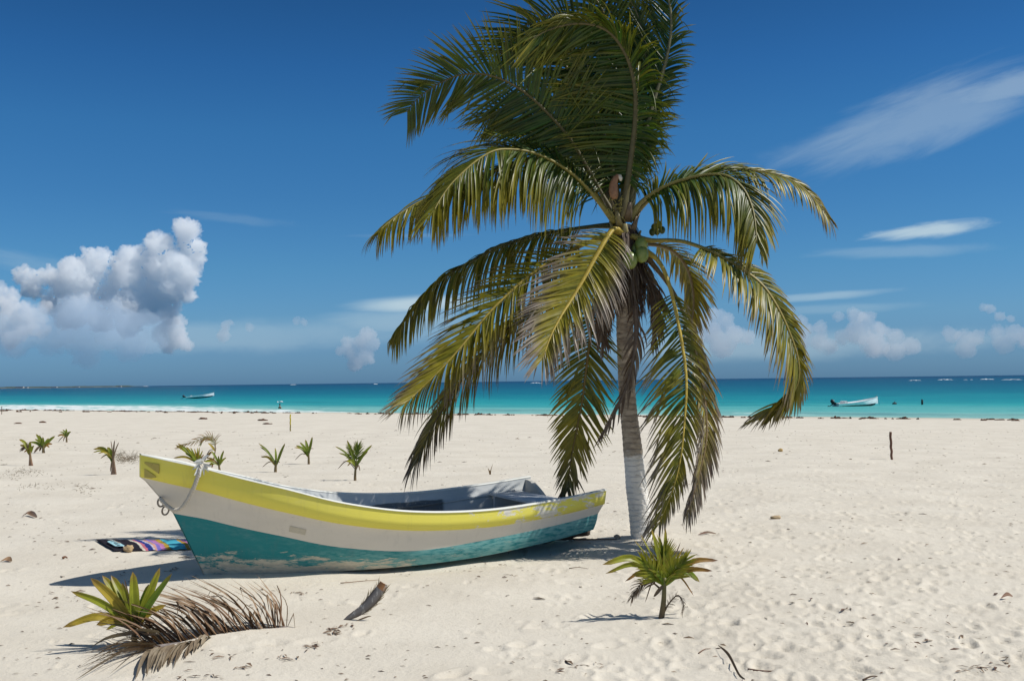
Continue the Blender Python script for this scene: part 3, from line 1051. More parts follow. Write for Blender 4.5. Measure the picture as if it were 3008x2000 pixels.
    for i in (i2, i2 + 1, i2 + 2):
        for kk, u in enumerate((0.42, 0.56, .70)):
            p = CH[i].lerp(MI[i], u)
            mb.vert((p.x, p.y + .004, p.z))
    for i in range(2):
        for k in range(2):
            mb.face((i * 3 + k, i * 3 + k + 1, (i + 1) * 3 + k + 1, (i + 1) * 3 + k))
    mb.build("sticker_patch", make_paint("sticker_patch", (0.50, 0.46, 0.36), (0.56, 0.51, 0.42), 0.5, (20, 20, 20)), root)
    return root


BOAT = build_boat()


def to_boat(X, Y, Z):
    return Matrix.Translation(BOW) @ Matrix.Rotation(BOAT_ROT, 4, 'Z') @ Matrix.Rotation(R(-1.6), 4, 'X') @ Vector((X, Y, Z))


# rope from the bow ring up over the gunwale
def build_rope():
    pts = [at(471, 1463, 9.40), at(478, 1473, 9.37), at(486, 1481, 9.36), at(495, 1489, 9.345), at(507, 1496, 9.33), at(522, 1497, 9.315), at(537, 1487, 9.30), at(549, 1471, 9.285), at(560, 1452, 9.27),
           at(570, 1430, 9.25), at(579, 1406, 9.235), at(585.5, 1384, 9.225), at(592, 1368, 9.235), at(598, 1362, 9.29), at(604, 1366, 9.36), at(606, 1374, 9.40)]
    path = catmull(pts, 150)
    org = path[0].copy()
    m, t = new_mat("old_rope")
    n = t.noise(t.obj(), 90.0, 4)
    t.out(t.mix(n, (0.42, 0.37, 0.29), (0.70, 0.65, 0.56)), 0.9, 0.1, t.bump(n, 0.5, 0.003))
    mb = MB()
    for k in range(3):
        tr = []
        s_prev = None
        for i, p in enumerate(path):
            tn = (path[min(i + 1, 149)] - path[max(i - 1, 0)]).normalized()
            s = tn.cross(Vector((0.3, 1, 0.2))).normalized()
            n_ = s.cross(tn)
            a = i * 0.52 + k * 2 * math.pi / 3
            tr.append(p + s * math.cos(a) * 0.0095 + n_ * math.sin(a) * 0.0095)
        mb.tube(tr, [0.0112] * 150, 6)
    o = thing("mooring_rope", org, "thick twisted rope hanging from the bow ring over the yellow boat rim", "rope")
    mb.build("rope_strands", m, o)
    for ch in o.children:
        ch.matrix_parent_inverse = Matrix.Translation(-org)
    # frayed pale binding where it crosses the rim
    mb = MB()
    rnd = random.Random(4)
    c = path[123]
    for k in range(26):
        d = Vector((rnd.uniform(-1, 1), rnd.uniform(-.6, .1), rnd.uniform(-1.3, .5))).normalized()
        q = [c + Vector((rnd.uniform(-.012, .012), -.012, rnd.uniform(-.02, .05)))]
        for j in range(3):
            q.append(q[-1] + d * 0.028 + Vector((0, 0, -.008 * j)))
        mb.strip(q, Vector((d.z, 0, -d.x)), [0.026, 0.024, 0.018, 0.006], Vector((0, -1, 0)), 0.2, [(0.66, 0.66, 0.62)] * 4)
    b = mb.build("binding", M_PLAIN, o)
    b.matrix_parent_inverse = Matrix.Translation(-org)


build_rope()


# log the stern rests on
def build_log():
    m, t = new_mat("dark_log")
    n = t.noise(t.mapping(t.obj(), scale=(4, 4, 20)), 1.0, 5)
    t.out(t.mix(n, (0.035, 0.025, 0.02), (0.11, 0.085, 0.065)), 0.9, 0.1, t.bump(n, 0.8, 0.01))
    a, b = Vector((0.84, 11.80, 0.07)), Vector((-0.52, 10.82, 0.02))
    k = 22
    pts = [a.lerp(b, i / (k - 1)) + Vector((0, 0.015 * math.sin(i * .7), 0.006 * math.sin(i * 1.3))) for i in range(k)]
    mb = MB()
    mb.tube(pts, [0.050 + 0.006 * math.sin(i * 1.9) for i in range(k)], 12)
    rnd = random.Random(2)
    for i in range(7):                                            # splintered end
        an = i * 0.9
        p = a + Vector((0, math.cos(an) * .03, math.sin(an) * .03))
        mb.tube([p, p + Vector((.022 + rnd.random() * .02, .015, rnd.uniform(-.01, .01)))], [0.012, 0.003], 5)
    tag(mb.build("driftwood_log", m, origin=a), "dark round log lying under the stern of the beached boat", "log")


build_log()


# ------------------------------------------------------------------ the coconut palm
Z1 = lambda L: [(1080 + x * 0.5935, y * 0.5935) for x, y in L]
Z2 = lambda L: [(1080 + x * 0.5935, 650 + y * 0.5935) for x, y in L]
PALM_Y = 11.55
PB = at(1891, 1590, PALM_Y)
PB.z = float(tz(PB.x, PB.y)) - 0.03

GREEN_D, GREEN_M, YEL = (.012, .044, .010), (.050, .110, .012), (.31, .26, .022)
GREY, BRN, PALE = (.23, .185, .14), (.11, .062, .035), (.44, .38, .32)


def leafcol(d, r, bleach=0.0):
    g = lerp3(GREEN_D, GREEN_M, r)
    if d < 0.45:
        c = lerp3(g, YEL, (d / 0.45) ** 1.3)
    else:
        dry = lerp3(BRN, GREY, r)
        dry = lerp3(dry, PALE, bleach * (0.3 + 0.7 * r))
        c = lerp3(YEL, dry, clamp((d - 0.45) / 0.4))
    return c


def frond(root, org, poly, n, d0=0.0, d1=0.0, count=74, Lmax=0.85, droop=(0.6, 0.6), wind=(0, 0, 0), dry=0.05, tipdry=0.2, frdry=0.1, bleach=0.0,
          a0=78, a1=28, t0=0.14, lens=(1, 1), lift=0.12, width=0.029, kink=0.06, seed=0, base_r=0.036, stalk=(.22, .19, .035), label=None, lname="frond", dmid=None, mat=None, jit=1.0, comb=(0, 0, 0)):
    """one pinnate leaf: a midrib through the surveyed points with two rows of folded leaflets"""
    rnd = random.Random(seed * 31 + 5)
    m = len(poly)
    P = []
    for i, (px, py) in enumerate(poly):
        t = i / (m - 1)
        dd = lerp(d0, d1, t ** 1.25)
        if dmid is not None:
            dd += dmid * math.sin(math.pi * t)
        P.append(at(px, py, PALM_Y + dd) - org)
    N = 80
    path = catmull(P, N)
    n = Vector(n).normalized()
    mb = MB()
    K = 7
    W = Vector(wind)
    for i in range(count):
        t = t0 + (1 - t0) * (i + 0.5) / count
        for sg, sid in ((1, 0), (-1, 1)):
            tt = clamp(t + rnd.uniform(-.5, .5) * 0.6 / count, 0, 0.999)
            fi = tt * (N - 1)
            k0 = int(fi)
            p = path[k0].lerp(path[min(k0 + 1, N - 1)], fi - k0)
            T = (path[min(k0 + 2, N - 1)] - path[max(k0 - 1, 0)]).normalized()
            S = T.cross(n)
            if S.length < 0.15:
                S = T.cross(Vector((0.3, 0.8, 0.5)))
            S.normalize()
            nn = S.cross(T).normalized()
            u = (tt - t0) / (1 - t0)
            cn = noise.noise((tt * 19.0, seed * 3.7 + sg * 5.0, 0.5)) + 0.6 * noise.noise((tt * 43.0, seed * 1.7 + sg * 9.0, 2.5))
            a = R(lerp(a0, a1, u ** 0.8) + (rnd.uniform(-6, 6) + cn * 13) * jit)
            prof = (0.55 + 0.45 * clamp(u / 0.22)) * (1 - 0.52 * clamp((u - 0.45) / 0.55) ** 1.3)
            L = Lmax * prof * lens[sid] * rnd.uniform(0.80, 1.06)
            d = (T * math.cos(a) + S * (sg * math.sin(a)) + nn * (lift + rnd.uniform(-.07, .07) * jit) + Vector(comb)).normalized()
            dr = droop[sid] * (rnd.uniform(0.65, 1.35) + cn * .35)
            wv = (T - d * T.dot(d))
            wv = wv.normalized() if wv.length > .05 else nn
            tw = rnd.uniform(-.5, .5) * jit
            q = Matrix.Rotation(tw, 3, d)
            wv = q @ wv
            pts, wds, cs = [p.copy()], [], []
            kk = rnd.randint(2, 4) if rnd.random() < kink else -1
            dry_l = clamp(dry + tipdry * u ** 2 + rnd.gauss(0, 0.06), 0, 1)
            rr = clamp(0.45 + rnd.gauss(0, .28))
            for k in range(K):
                f = (k + 0.5) / K
                d = d + (Vector((0, 0, -1)) * dr * (0.25 + f) + W * (0.3 + f)) * (1.0 / K) + Vector((rnd.uniform(-1, 1), rnd.uniform(-1, 1), rnd.uniform(-1, 1))) * 0.035 * jit
                if k == kk:
                    d = d + Vector((rnd.uniform(-.5, .3), rnd.uniform(-.4, .4), -1.3))
                d.normalize()
                pts.append(pts[-1] + d * (L / K))
            for k in range(K + 1):
                f = k / K
                w_ = wv - d * wv.dot(d) * 0.5
                wds.append(w_.normalized())
                cs.append(leafcol(clamp(dry_l + frdry * f ** 2.2 * 2.0), rr, bleach))
            ws = [width * prof ** 0.5 * x for x in (0.55, 0.95, 1.0, 0.95, 0.84, 0.66, 0.42, 0.06)]
            fo = [(wds[k].cross((pts[min(k + 1, K)] - pts[max(k - 1, 0)]).normalized())) for k in range(K + 1)]
            mb.strip(pts, wds, ws, fo, 0.45, cs)
    o = mb.build(lname, mat or M_LEAF, root)
    if label:
        o['label'] = label
    mb = MB()
    cols = [lerp3(stalk, lerp3(stalk, BRN, 0.35), clamp((i / N - .75) * 4 * tipdry)) for i in range(N)]
    rad = [base_r * (1 - i / N) ** 0.9 * (1.0 if i > 8 else 1 + (8 - i) * 0.10) + 0.006 for i in range(N)]
    mb.tube(path, rad, 8, cols, True, 0.62)
    r_ = mb.build("midrib", M_STALK, o)
    return o


def build_palm():
    org = PB.copy()
    root = thing("coconut_palm", org, "tall wind-blown coconut palm with white painted trunk foot beside the beached boat", "palm tree")
    # trunk
    mb = MB()
    spine = [(1891, 1592, 66), (1886, 1560, 65), (1879, 1500, 62), (1870, 1430, 58), (1861, 1344, 54), (1851, 1250, 50), (1843, 1160, 48), (1838, 1080, 48), (1836, 1000, 50), (1836, 900, 52), (1838, 800, 50), (1838, 720, 44), (1837, 660, 32)]
    C = catmull([at(px, py, PALM_Y) - org for px, py, _ in spine], 420)
    ws = np.interp(np.linspace(0, 1, 420), np.linspace(0, 1, len(spine)), [w_ for *_, w_ in spine])
    seg = 36
    rings = []
    acc = 0.0
    for i, c in enumerate(C):
        if i:
            acc += (C[i] - C[i - 1]).length
        r = ws[i] * PALM_Y / F / 2
        saw = (acc / 0.062 + 0.25 * noise.noise((acc * 3, 1, 2))) % 1.0            # old leaf scars ring the trunk
        ring = []
        for k in range(seg):
            a = 2 * math.pi * k / seg
            sw = (acc / 0.062 + 0.35 * noise.noise((math.cos(a), math.sin(a), acc * 2.5))) % 1.0
            rr = r * (1 + 0.055 * (sw - 0.5) + 0.05 * noise.noise((math.cos(a) * 1.5, math.sin(a) * 1.5, acc * 4)) + (0.10 * math.exp(-acc / 0.08)))
            gv = 1.0 - 0.30 * math.exp(-((sw - .06) / .07) ** 2) * clamp(.75 + noise.noise((math.cos(a) * 2, math.sin(a) * 2, acc * 6)))
            ring.append(mb.vert((c.x + rr * math.cos(a), c.y + rr * math.sin(a), c.z), (gv, gv * .97, gv * .93)))
        rings.append(ring)
    for a, b in zip(rings, rings[1:]):
        for k in range(seg):
            mb.face((a[k], a[(k + 1) % seg], b[(k + 1) % seg], b[k]))
    m, t = new_mat("palm_bark")
    o = t.obj()
    x, y, z = t.sep(o)
    n = t.noise(t.mapping(o, scale=(7, 7, 22)), 1.0, 6, 0.65)
    n2 = t.noise(t.mapping(o, scale=(3, 3, 5)), 1.0, 4)
    n3 = t.noise(t.mapping(o, scale=(22, 22, 60)), 1.0, 4, 0.65)
    bark = t.mix(t.step(n, 0.3, 0.7), (0.28, 0.23, 0.18), (0.56, 0.49, 0.40))
    bark = t.mix(t.math('MULTIPLY', t.step(n3, 0.55, 0.75), 0.6), bark, (0.10, 0.075, 0.055))
    wht = t.mix(t.step(n2, 0.3, 0.7), (0.77, 0.765, 0.735), (0.86, 0.855, 0.83))
    wht = t.mix(t.math('MULTIPLY', t.step(n, 0.60, 0.74), 0.7), wht, (0.33, 0.29, 0.24))
    hgt = t.math('ADD', z, t.math('MULTIPLY', t.math('SUBTRACT', n, 0.5), 0.34))
    c = t.mix(1.0, t.mix(t.step(hgt, 0.99, 0.90), bark, wht), vcol(t), 'MULTIPLY')
    t.out(c, 0.85, 0.15, t.bump(t.math('ADD', n, n3), 0.6, 0.02))
    mb.build("trunk", m, root)

    fr = lambda *a, **k: frond(root, org, *a, **k)
    # crown, upper fronds (undersides towards the viewer, in their own shade)
    fr(Z1([(1225, 1080), (1120, 890), (1010, 700), (900, 570), (780, 460), (650, 388), (540, 366), (430, 380), (335, 425), (270, 470), (225, 515), (195, 555)]), (-.25, .80, .55), 0.05, 0.05,
       count=128, Lmax=0.86, droop=(.10, .30), wind=(-.06, 0, -.03), dry=0.0, tipdry=.10, frdry=.12, a0=84, a1=42, lift=-.10, seed=1, stalk=(.12, .10, .035), jit=.7)
    fr(Z1([(1225, 1100), (1110, 960), (1010, 862), (900, 792), (800, 753), (700, 741), (625, 748), (545, 792), (475, 850), (410, 915), (360, 985), (330, 1040)]), (-.25, -.60, .75), 0.0, -1.15,
       count=133, Lmax=1.05, droop=(1.3, 3.4), comb=(0, 0, -.22), dry=.07, tipdry=.22, frdry=.22, a0=75, a1=25, seed=2, stalk=(.27, .22, .04))
    fr(Z1([(1235, 1110), (1080, 900), (940, 800), (780, 800), (620, 850), (470, 905), (330, 965), (220, 1020), (130, 1080), (60, 1140)]), (-.2, -.6, .8), 0.15, -0.85,
       count=123, Lmax=0.80, droop=(1.8, 3.2), comb=(0, 0, -.2), dry=.13, tipdry=.2, frdry=.22, a0=70, a1=22, seed=3, stalk=(.27, .22, .04))
    fr(Z1([(1255, 1090), (1290, 880), (1310, 740), (1325, 600), (1325, 450), (1300, 325), (1260, 238), (1205, 168), (1135, 130), (1050, 118), (960, 130), (880, 158), (810, 200)]), (.30, .80, .3), -0.05, -0.45,
       count=150, Lmax=1.02, droop=(.35, 1.5), wind=(-.30, 0, -.05), comb=(-.32, -.05, -.16), dry=.02, tipdry=.12, frdry=.12, a0=92, a1=34, lift=-.06, seed=4, stalk=(.12, .10, .035), kink=.13, lens=(1.0, .60), base_r=.038, jit=1.25)
    fr(Z1([(1290, 1060), (1345, 800), (1385, 620), (1420, 490), (1455, 380), (1490, 240), (1503, 120), (1492, 10), (1455, -90), (1380, -170)]), (.25, .92, .0), 0.15, 0.30,
       count=108, Lmax=.86, droop=(.12, 1.3), wind=(-.08, 0, .12), dry=.0, tipdry=.1, frdry=.10, a0=64, a1=28, lift=-.05, seed=5, stalk=(.16, .15, .07), kink=.22, lens=(1.0, .45))
    fr(Z1([(1270, 1080), (1262, 720), (1215, 420), (1140, 220), (1050, 110), (930, 70), (810, 110), (720, 175), (650, 250), (600, 310)]), (-.1, .75, .6), 0.35, 0.75,
       count=100, Lmax=.92, droop=(.15, .3), wind=(-.15, 0, .05), dry=.0, tipdry=.1, frdry=.10, a0=78, a1=45, lift=-.02, seed=6, stalk=(.12, .11, .04))
    fr(Z1([(1265, 1080), (1272, 700), (1245, 350), (1195, 140), (1130, 0), (1030, -90), (920, -120), (800, -110)]), (.1, .9, .3), 0.45, 0.45,
       count=102, Lmax=.80, droop=(.4, .5), wind=(-.3, 0, .0), dry=.03, tipdry=.1, frdry=.10, a0=68, a1=26, seed=7, stalk=(.13, .12, .04))
    fr(Z1([(1250, 1080), (1190, 820), (1120, 600), (1030, 400), (930, 280), (820, 230), (720, 235), (650, 270)]), (-.3, .85, .4), 0.25, 0.55,
       count=90, Lmax=.70, droop=(.7, .9), wind=(-.1, 0, -.1), dry=.0, tipdry=.1, frdry=.10, a0=70, a1=30, lift=-.02, seed=8, stalk=(.12, .10, .04), kink=.15)
    fr(Z1([(1255, 1080), (1215, 860), (1165, 660), (1110, 480), (1040, 330), (950, 230), (860, 190), (780, 200)]), (.0, .85, .4), 0.15, 0.45,
       count=88, jit=1.3, Lmax=.90, droop=(.5, .6), wind=(-.25, 0, -.05), comb=(-.15, 0, -.1), dry=.0, tipdry=.1, frdry=.10, a0=80, a1=32, lift=-.02, seed=31, stalk=(.10, .09, .04), kink=.10)
    fr(Z1([(1270, 1080), (1300, 840), (1335, 640), (1360, 460), (1372, 300), (1360, 160), (1320, 40), (1260, -40)]), (.2, .9, .2), 0.25, 0.35,
       count=115, Lmax=.84, droop=(.3, 1.3), wind=(-.25, 0, .0), comb=(-.15, 0, -.05), dry=.0, tipdry=.1, frdry=.10, a0=76, a1=32, lift=-.02, seed=32, stalk=(.11, .10, .04), kink=.16, lens=(1, .38))
    fr(Z1([(1240, 1090), (1170, 930), (1080, 800), (980, 690), (870, 600), (760, 560), (660, 560), (580, 600)]), (-.2, .7, .6), 0.2, 0.45,
       count=115, Lmax=.78, droop=(.5, .9), wind=(-.10, 0, -.08), dry=.0, tipdry=.1, frdry=.10, a0=74, a1=30, lift=-.02, seed=33, stalk=(.10, .09, .04))
    # right side
    fr(Z1([(1300, 1085), (1400, 985), (1540, 905), (1680, 852), (1800, 836), (1920, 846), (2040, 870), (2130, 912), (2210, 982), (2285, 1085)]), (.1, -.35, .9), 0.05, -0.45,
       count=108, Lmax=.62, droop=(2.0, .8), wind=(-.25, 0, 0), dry=.08, tipdry=.50, frdry=.16, a0=70, a1=25, seed=9, stalk=(.22, .18, .05), lens=(1, .6))
    fr(Z1([(1290, 1095), (1350, 1005), (1450, 935), (1560, 892), (1680, 866), (1780, 872), (1858, 932), (1902, 1020), (1920, 1110), (1926, 1200)]), (.15, -.6, .75), 0.0, -0.95,
       count=123, Lmax=.95, droop=(3.2, .9), wind=(-.30, 0, -.05), comb=(0, 0, -.15), dry=.08, tipdry=.15, frdry=.24, a0=78, a1=24, seed=10, stalk=(.22, .19, .05), kink=.10, bleach=.6, lens=(1, .75))
    fr(Z2([(1300, 75), (1400, 95), (1500, 95), (1580, 106), (1700, 150), (1830, 222), (1950, 312), (2032, 430), (2092, 560), (2130, 680), (2132, 790), (2080, 890), (1980, 970)]), (.35, -.55, .75), -0.1, -1.0, dmid=-.45,
       count=133, Lmax=.78, droop=(1.05, .4), wind=(-.32, 0, -.10), dry=.20, tipdry=.16, frdry=.32, a0=66, a1=24, t0=.28, seed=11, stalk=(.28, .22, .045), bleach=.3, lens=(1, .55), comb=(-.10, 0, 0))
    # front, left
    fr(Z2([(1240, 20), (1100, 28), (900, 58), (780, 86), (650, 132), (530, 190), (420, 252), (330, 322), (250, 402), (188, 485), (130, 570)]), (.0, .45, .9), 0.1, 0.35,
       count=123, Lmax=.74, droop=(3.4, 3.6), comb=(0, 0, -.2), dry=.10, tipdry=.15, frdry=.20, a0=62, a1=26, seed=12, stalk=(.07, .075, .02), lens=(1, .8))
    fr(Z2([(1200, 120), (1030, 250), (870, 390), (720, 510), (570, 650), (450, 810), (380, 920), (315, 1030), (240, 1190)]), (-.45, -.45, .75), 0.1, -0.55,
       count=110, Lmax=.78, droop=(1.5, 2.4), dry=.30, tipdry=.45, frdry=.22, a0=58, a1=18, seed=13, stalk=(.13, .08, .035), kink=.12)
    fr(Z2([(1225, 55), (1060, 120), (905, 200), (782, 285), (690, 366), (600, 455), (520, 552), (440, 648), (350, 745), (250, 842), (195, 895)]), (-.40, -.66, .64), 0.0, -1.2,
       count=118, Lmax=.86, droop=(.45, 2.6), dry=.26, tipdry=.18, frdry=.34, a0=66, a1=18, seed=14, stalk=(.36, .27, .045), bleach=.35)
    fr(Z2([(1252, 60), (1218, 40), (1180, 86), (1125, 182), (1065, 292), (1005, 392), (955, 472), (905, 570), (866, 680)]), (-.10, -.88, .45), -0.1, -1.15,
       count=110, Lmax=.74, droop=(.55, 1.25), wind=(-.10, 0, 0), dry=.30, tipdry=.14, frdry=.60, a0=80, a1=20, t0=.10, seed=15, stalk=(.45, .33, .05), bleach=1.0)
    fr(Z2([(1230, 150), (1150, 300), (1118, 450), (1098, 600), (1076, 780), (1060, 900), (1035, 1030), (1006, 1180), (990, 1335)]), (-.05, -.98, .1), -0.1, 0.10,
       count=90, Lmax=.56, droop=(.45, .45), dry=.13, tipdry=.60, frdry=.12, a0=68, a1=22, t0=.25, seed=16, stalk=(.17, .12, .03), kink=.08)
    # front, right
    fr(Z2([(1330, 110), (1450, 122), (1530, 162), (1586, 242), (1612, 350), (1612, 450), (1598, 545)]), (.55, .3, .7), 0.15, 0.65,
       count=77, Lmax=.50, droop=(1.0, 1.3), dry=.30, tipdry=.15, frdry=.30, a0=70, a1=28, seed=17, stalk=(.18, .13, .05), bleach=.7)
    fr(Z2([(1360, 150), (1500, 330), (1580, 500), (1640, 720), (1672, 920), (1676, 1080), (1640, 1260), (1582, 1450)]), (.55, -.6, .4), 0.05, -0.8,
       count=102, Lmax=.46, droop=(1.3, 1.2), dry=.48, tipdry=.30, frdry=.25, a0=60, a1=16, t0=.3, seed=18, stalk=(.20, .14, .06), bleach=.5)
    fr(Z2([(1330, 128), (1388, 156), (1440, 198), (1482, 282), (1520, 420), (1558, 620), (1577, 780), (1572, 950), (1548, 1180), (1506, 1340), (1440, 1500)]), (.12, -.95, .28), -0.1, -0.85,
       count=100, width=.025, Lmax=.86, droop=(.75, 1.3), wind=(-.10, 0, 0), dry=.12, tipdry=.30, frdry=.50, a0=72, a1=18, t0=.22, seed=19, stalk=(.50, .38, .07), bleach=.8, lens=(1, .5))
    # dead fronds hanging down along the trunk
    fr(Z2([(1290, 140), (1318, 350), (1330, 560), (1302, 740), (1252, 890), (1150, 1080)]), (.2, -.9, .1), -0.15, -0.30,
       count=24, Lmax=.32, droop=(1.3, 1.3), wind=(-.35, 0, 0), dry=.92, tipdry=.1, frdry=.1, a0=40, a1=12, t0=.22, seed=20, stalk=(.15, .11, .08), lname="dead_frond", mat=M_DRYLEAF, label="grey dead frond hanging along the trunk", bleach=.1)
    fr(Z2([(1250, 130), (1195, 260), (1172, 400), (1165, 520), (1170, 620)]), (-.2, -.9, .1), -0.05, -0.2,
       count=44, Lmax=.40, droop=(1.8, 1.8), dry=.88, tipdry=.1, frdry=.05, a0=40, a1=14, t0=.1, seed=21, stalk=(.10, .07, .05), lname="dead_frond", mat=M_DRYLEAF, label="brown dead frond hanging under the crown")
    fr(Z2([(1290, 140), (1370, 260), (1420, 380), (1430, 500), (1420, 600)]), (.2, -.8, .2), -0.05, 0.1,
       count=44, Lmax=.38, droop=(1.8, 1.8), dry=.85, tipdry=.1, frdry=.05, a0=44, a1=14, t0=.1, seed=22, stalk=(.12, .09, .07), lname="dead_frond", mat=M_DRYLEAF, label="grey dead frond right of the trunk top")

    # fibrous brown skirt under the crown
    rnd = random.Random(9)
    mb = MB()
    top = at(1837, 690, PALM_Y) - org
    for k in range(640):
        a = rnd.uniform(0, 2 * math.pi)
        h = rnd.uniform(-.78, .12)
        r = 0.09 + 0.05 * rnd.random()
        p = top + Vector((math.cos(a) * r, math.sin(a) * r, h * 0.75))
        d = Vector((math.cos(a) * rnd.uniform(.15, 1.25), math.sin(a) * rnd.uniform(.15, 1.25), -1)).normalized()
        L = rnd.uniform(.14, .56)
        pts = [p]
        for j in range(4):
            d = (d + Vector((rnd.uniform(-.2, .2), rnd.uniform(-.2, .2), -.25))).normalized()
            pts.append(pts[-1] + d * L / 4)
        c = lerp3((.06, .035, .022), (.24, .185, .135), rnd.random() ** 2.2)
        mb.strip(pts, Vector((-math.sin(a), math.cos(a), 0)), [x * rnd.uniform(.012, .040) for x in (.8, 1, .9, .6, .1)], Vector((math.cos(a), math.sin(a), 0)), .4, [c] * 5)
    mb.build("dead_leaf_skirt", M_DRYLEAF, root)
    # cut and dried leaf bases clasping the top of the trunk
    mb = MB()
    for k in range(26):
        a = k * 2.4
        h = -0.55 + 0.030 * k
        p = top + Vector((math.cos(a) * .075, math.sin(a) * .075, h))
        q = p + Vector((math.cos(a) * .10, math.sin(a) * .10, .20))
        c = lerp3((.13, .09, .05), (.30, .25, .10), rnd.random())
        mb.tube([p, p.lerp(q, .5) + Vector((math.cos(a) * .01, math.sin(a) * .01, 0)), q], [.052, .040, .024], 7, [c] * 3, True, .5, Vector((math.cos(a), math.sin(a), 0)))
    mb.build("leaf_bases", M_STALK, root)

    # coconuts
    nut, t = new_mat("green_coconut")
    n = t.noise(t.obj(), 14.0, 4)
    t.out(t.mix(t.step(n, .35, .7), (0.13, 0.19, 0.035), (0.24, 0.27, 0.06)), 0.35, 0.5)
    for px, py, r, dd in ((1884, 720, 21, -.22), (1885, 748, 22, -.27), (1851, 765, 23, -.30), (1838, 738, 19, -.20), (1866, 738, 19, -.16)):
        c = at(px, py, PALM_Y + dd) - org
        s = r * PALM_Y / F
        mb = MB()
        mb.ball((c.x, c.y, c.z), (s * .92, s * .92, s * 1.1), 20, 14, (1, 1, 1), 0.05)
        o = mb.build("coconut", nut, root)
        mb = MB()
        mb.tube([c + Vector((0, 0, s * .95)), c + Vector((-.02, .06, s * 1.15 + .05))], [.018, .010], 7, [(.20, .17, .06)] * 2)
        mb.build("coconut_cap", M_STALK, o)
    dark, t = new_mat("young_coconut")
    n = t.noise(t.obj(), 20.0, 3)
    t.out(t.mix(n, (0.03, 0.055, 0.012), (0.07, 0.10, 0.02)), 0.4, 0.4)
    for px, py in ((1922, 668), (1936, 660), (1930, 680), (1945, 676), (1916, 682)):
        c = at(px, py, PALM_Y + .12) - org
        mb = MB()
        mb.ball((c.x, c.y, c.z), (.038, .038, .046), 12, 8)
        mb.build("coconut", dark, root)
    # flower stalk and the orange-brown spathe
    mb = MB()
    for k in range(26):
        p = at(1808 + rnd.uniform(-26, 22), 600 + rnd.uniform(-20, 45), PALM_Y - .12) - org
        d = Vector((rnd.uniform(-.6, .6), rnd.uniform(-.5, .2), rnd.uniform(-.3, .9)))
        mb.tube([p, p + d * .07, p + d * .12 + Vector((0, 0, -.03))], [.006, .005, .003], 5, [(.30, .26, .07)] * 3)
    mb.build("flower_spray", M_STALK, root)
    mb = MB()
    sp = [at(px, py, PALM_Y - .16) - org for px, py in ((1806, 585), (1802, 560), (1804, 535), (1814, 518), (1822, 520), (1824, 532))]
    pth = catmull(sp, 14)
    mb.tube(pth, [.03, .042, .05, .053, .052, .05, .046, .042, .038, .034, .03, .026, .022, .010], 10, [(.30, .15, .07)] * 11 + [(.6, .55, .45)] * 3, True, .55)
    mb.build("flower_sheath", M_STALK, root)
    # a single young spear leaf
    mb = MB()
    sp = catmull([at(px, py, PALM_Y - .05) - org for px, py in ((1848, 600), (1868, 565), (1895, 540), (1930, 513))], 9)
    mb.strip(sp, Vector((.5, .2, .8)).normalized(), [.02, .05, .062, .062, .058, .05, .036, .02, .003], Vector((0, -1, 0)), .3, [(.075, .11, .05)] * 9)
    mb.build("spear_leaf", M_LEAF, root)
    return root


build_palm()


# ------------------------------------------------------------------ young coconut seedlings
def blade(mb, pts, wmax, face, cols, split=0.0, K=10, fold=0.35):
    """one broad strap leaf; pts is a short list of points; split > 0 notches the tip"""
    path = catmull(pts, K + 1)
    pl = 8 if wmax > 0.03 else 4
    prev = None
    for i, p in enumerate(path):
        t = (path[min(i + 1, K)] - path[max(i - 1, 0)]).normalized()
        sv = t.cross(face)
        sv = sv.normalized() if sv.length > .05 else Vector((1, 0, 0))
        nv = sv.cross(t)
        u = i / K
        w_ = wmax * (0.18 + 0.82 * math.sin(math.pi * min(u * 0.92 + 0.05, 1)) ** 0.75) * (1 if u < .9 else (1 - u) * 10 + .03)
        c = lerp3(cols[0], cols[1], u) if u < .8 else lerp3(lerp3(cols[0], cols[1], u), cols[2], (u - .8) * 5)
        row = []
        for k in range(pl + 1):
            v = k / pl * 2 - 1
            z_ = fold * abs(v) * .5 * w_ + (.055 * w_ if k % 2 else 0)
            edge = clamp((abs(v) - .8) * 3) * .6 * clamp(u * 1.5)
            st = .78 + .44 * noise.noise((v * 5.3, path[0].x * 40 + path[-1].z * 30, u * .8)) + (.12 if k % 2 else -.06)
            cc = lerp3(c, cols[2], edge)
            row.append(mb.vert(p + sv * (w_ * .5 * v) + nv * z_, tuple(x * (st + .2) for x in cc)))
        if prev:
            for k in range(pl):
                mb.face((prev[k], prev[k + 1], row[k + 1], row[k]))
        prev = row


LIME = ((.20, .26, .02), (.34, .34, .03), (.30, .17, .045))
FRESH = ((.13, .23, .02), (.21, .29, .03), (.26, .17, .04))
DEEP = ((.12, .19, .02), (.22, .26, .028), (.32, .21, .045))
RUST = ((.30, .23, .03), (.34, .17, .045), (.14, .06, .03))
DEAD = ((.20, .15, .10), (.17, .115, .07), (.10, .06, .04))
GOLD = ((.40, .31, .03), (.46, .34, .045), (.32, .19, .06))
PAL = dict(l=LIME, f=FRESH, d=DEEP, r=RUST, x=DEAD, g=GOLD)


M_SEED = mat_leaf("seedling_leaf", 0.34, 0.42, 0.35)


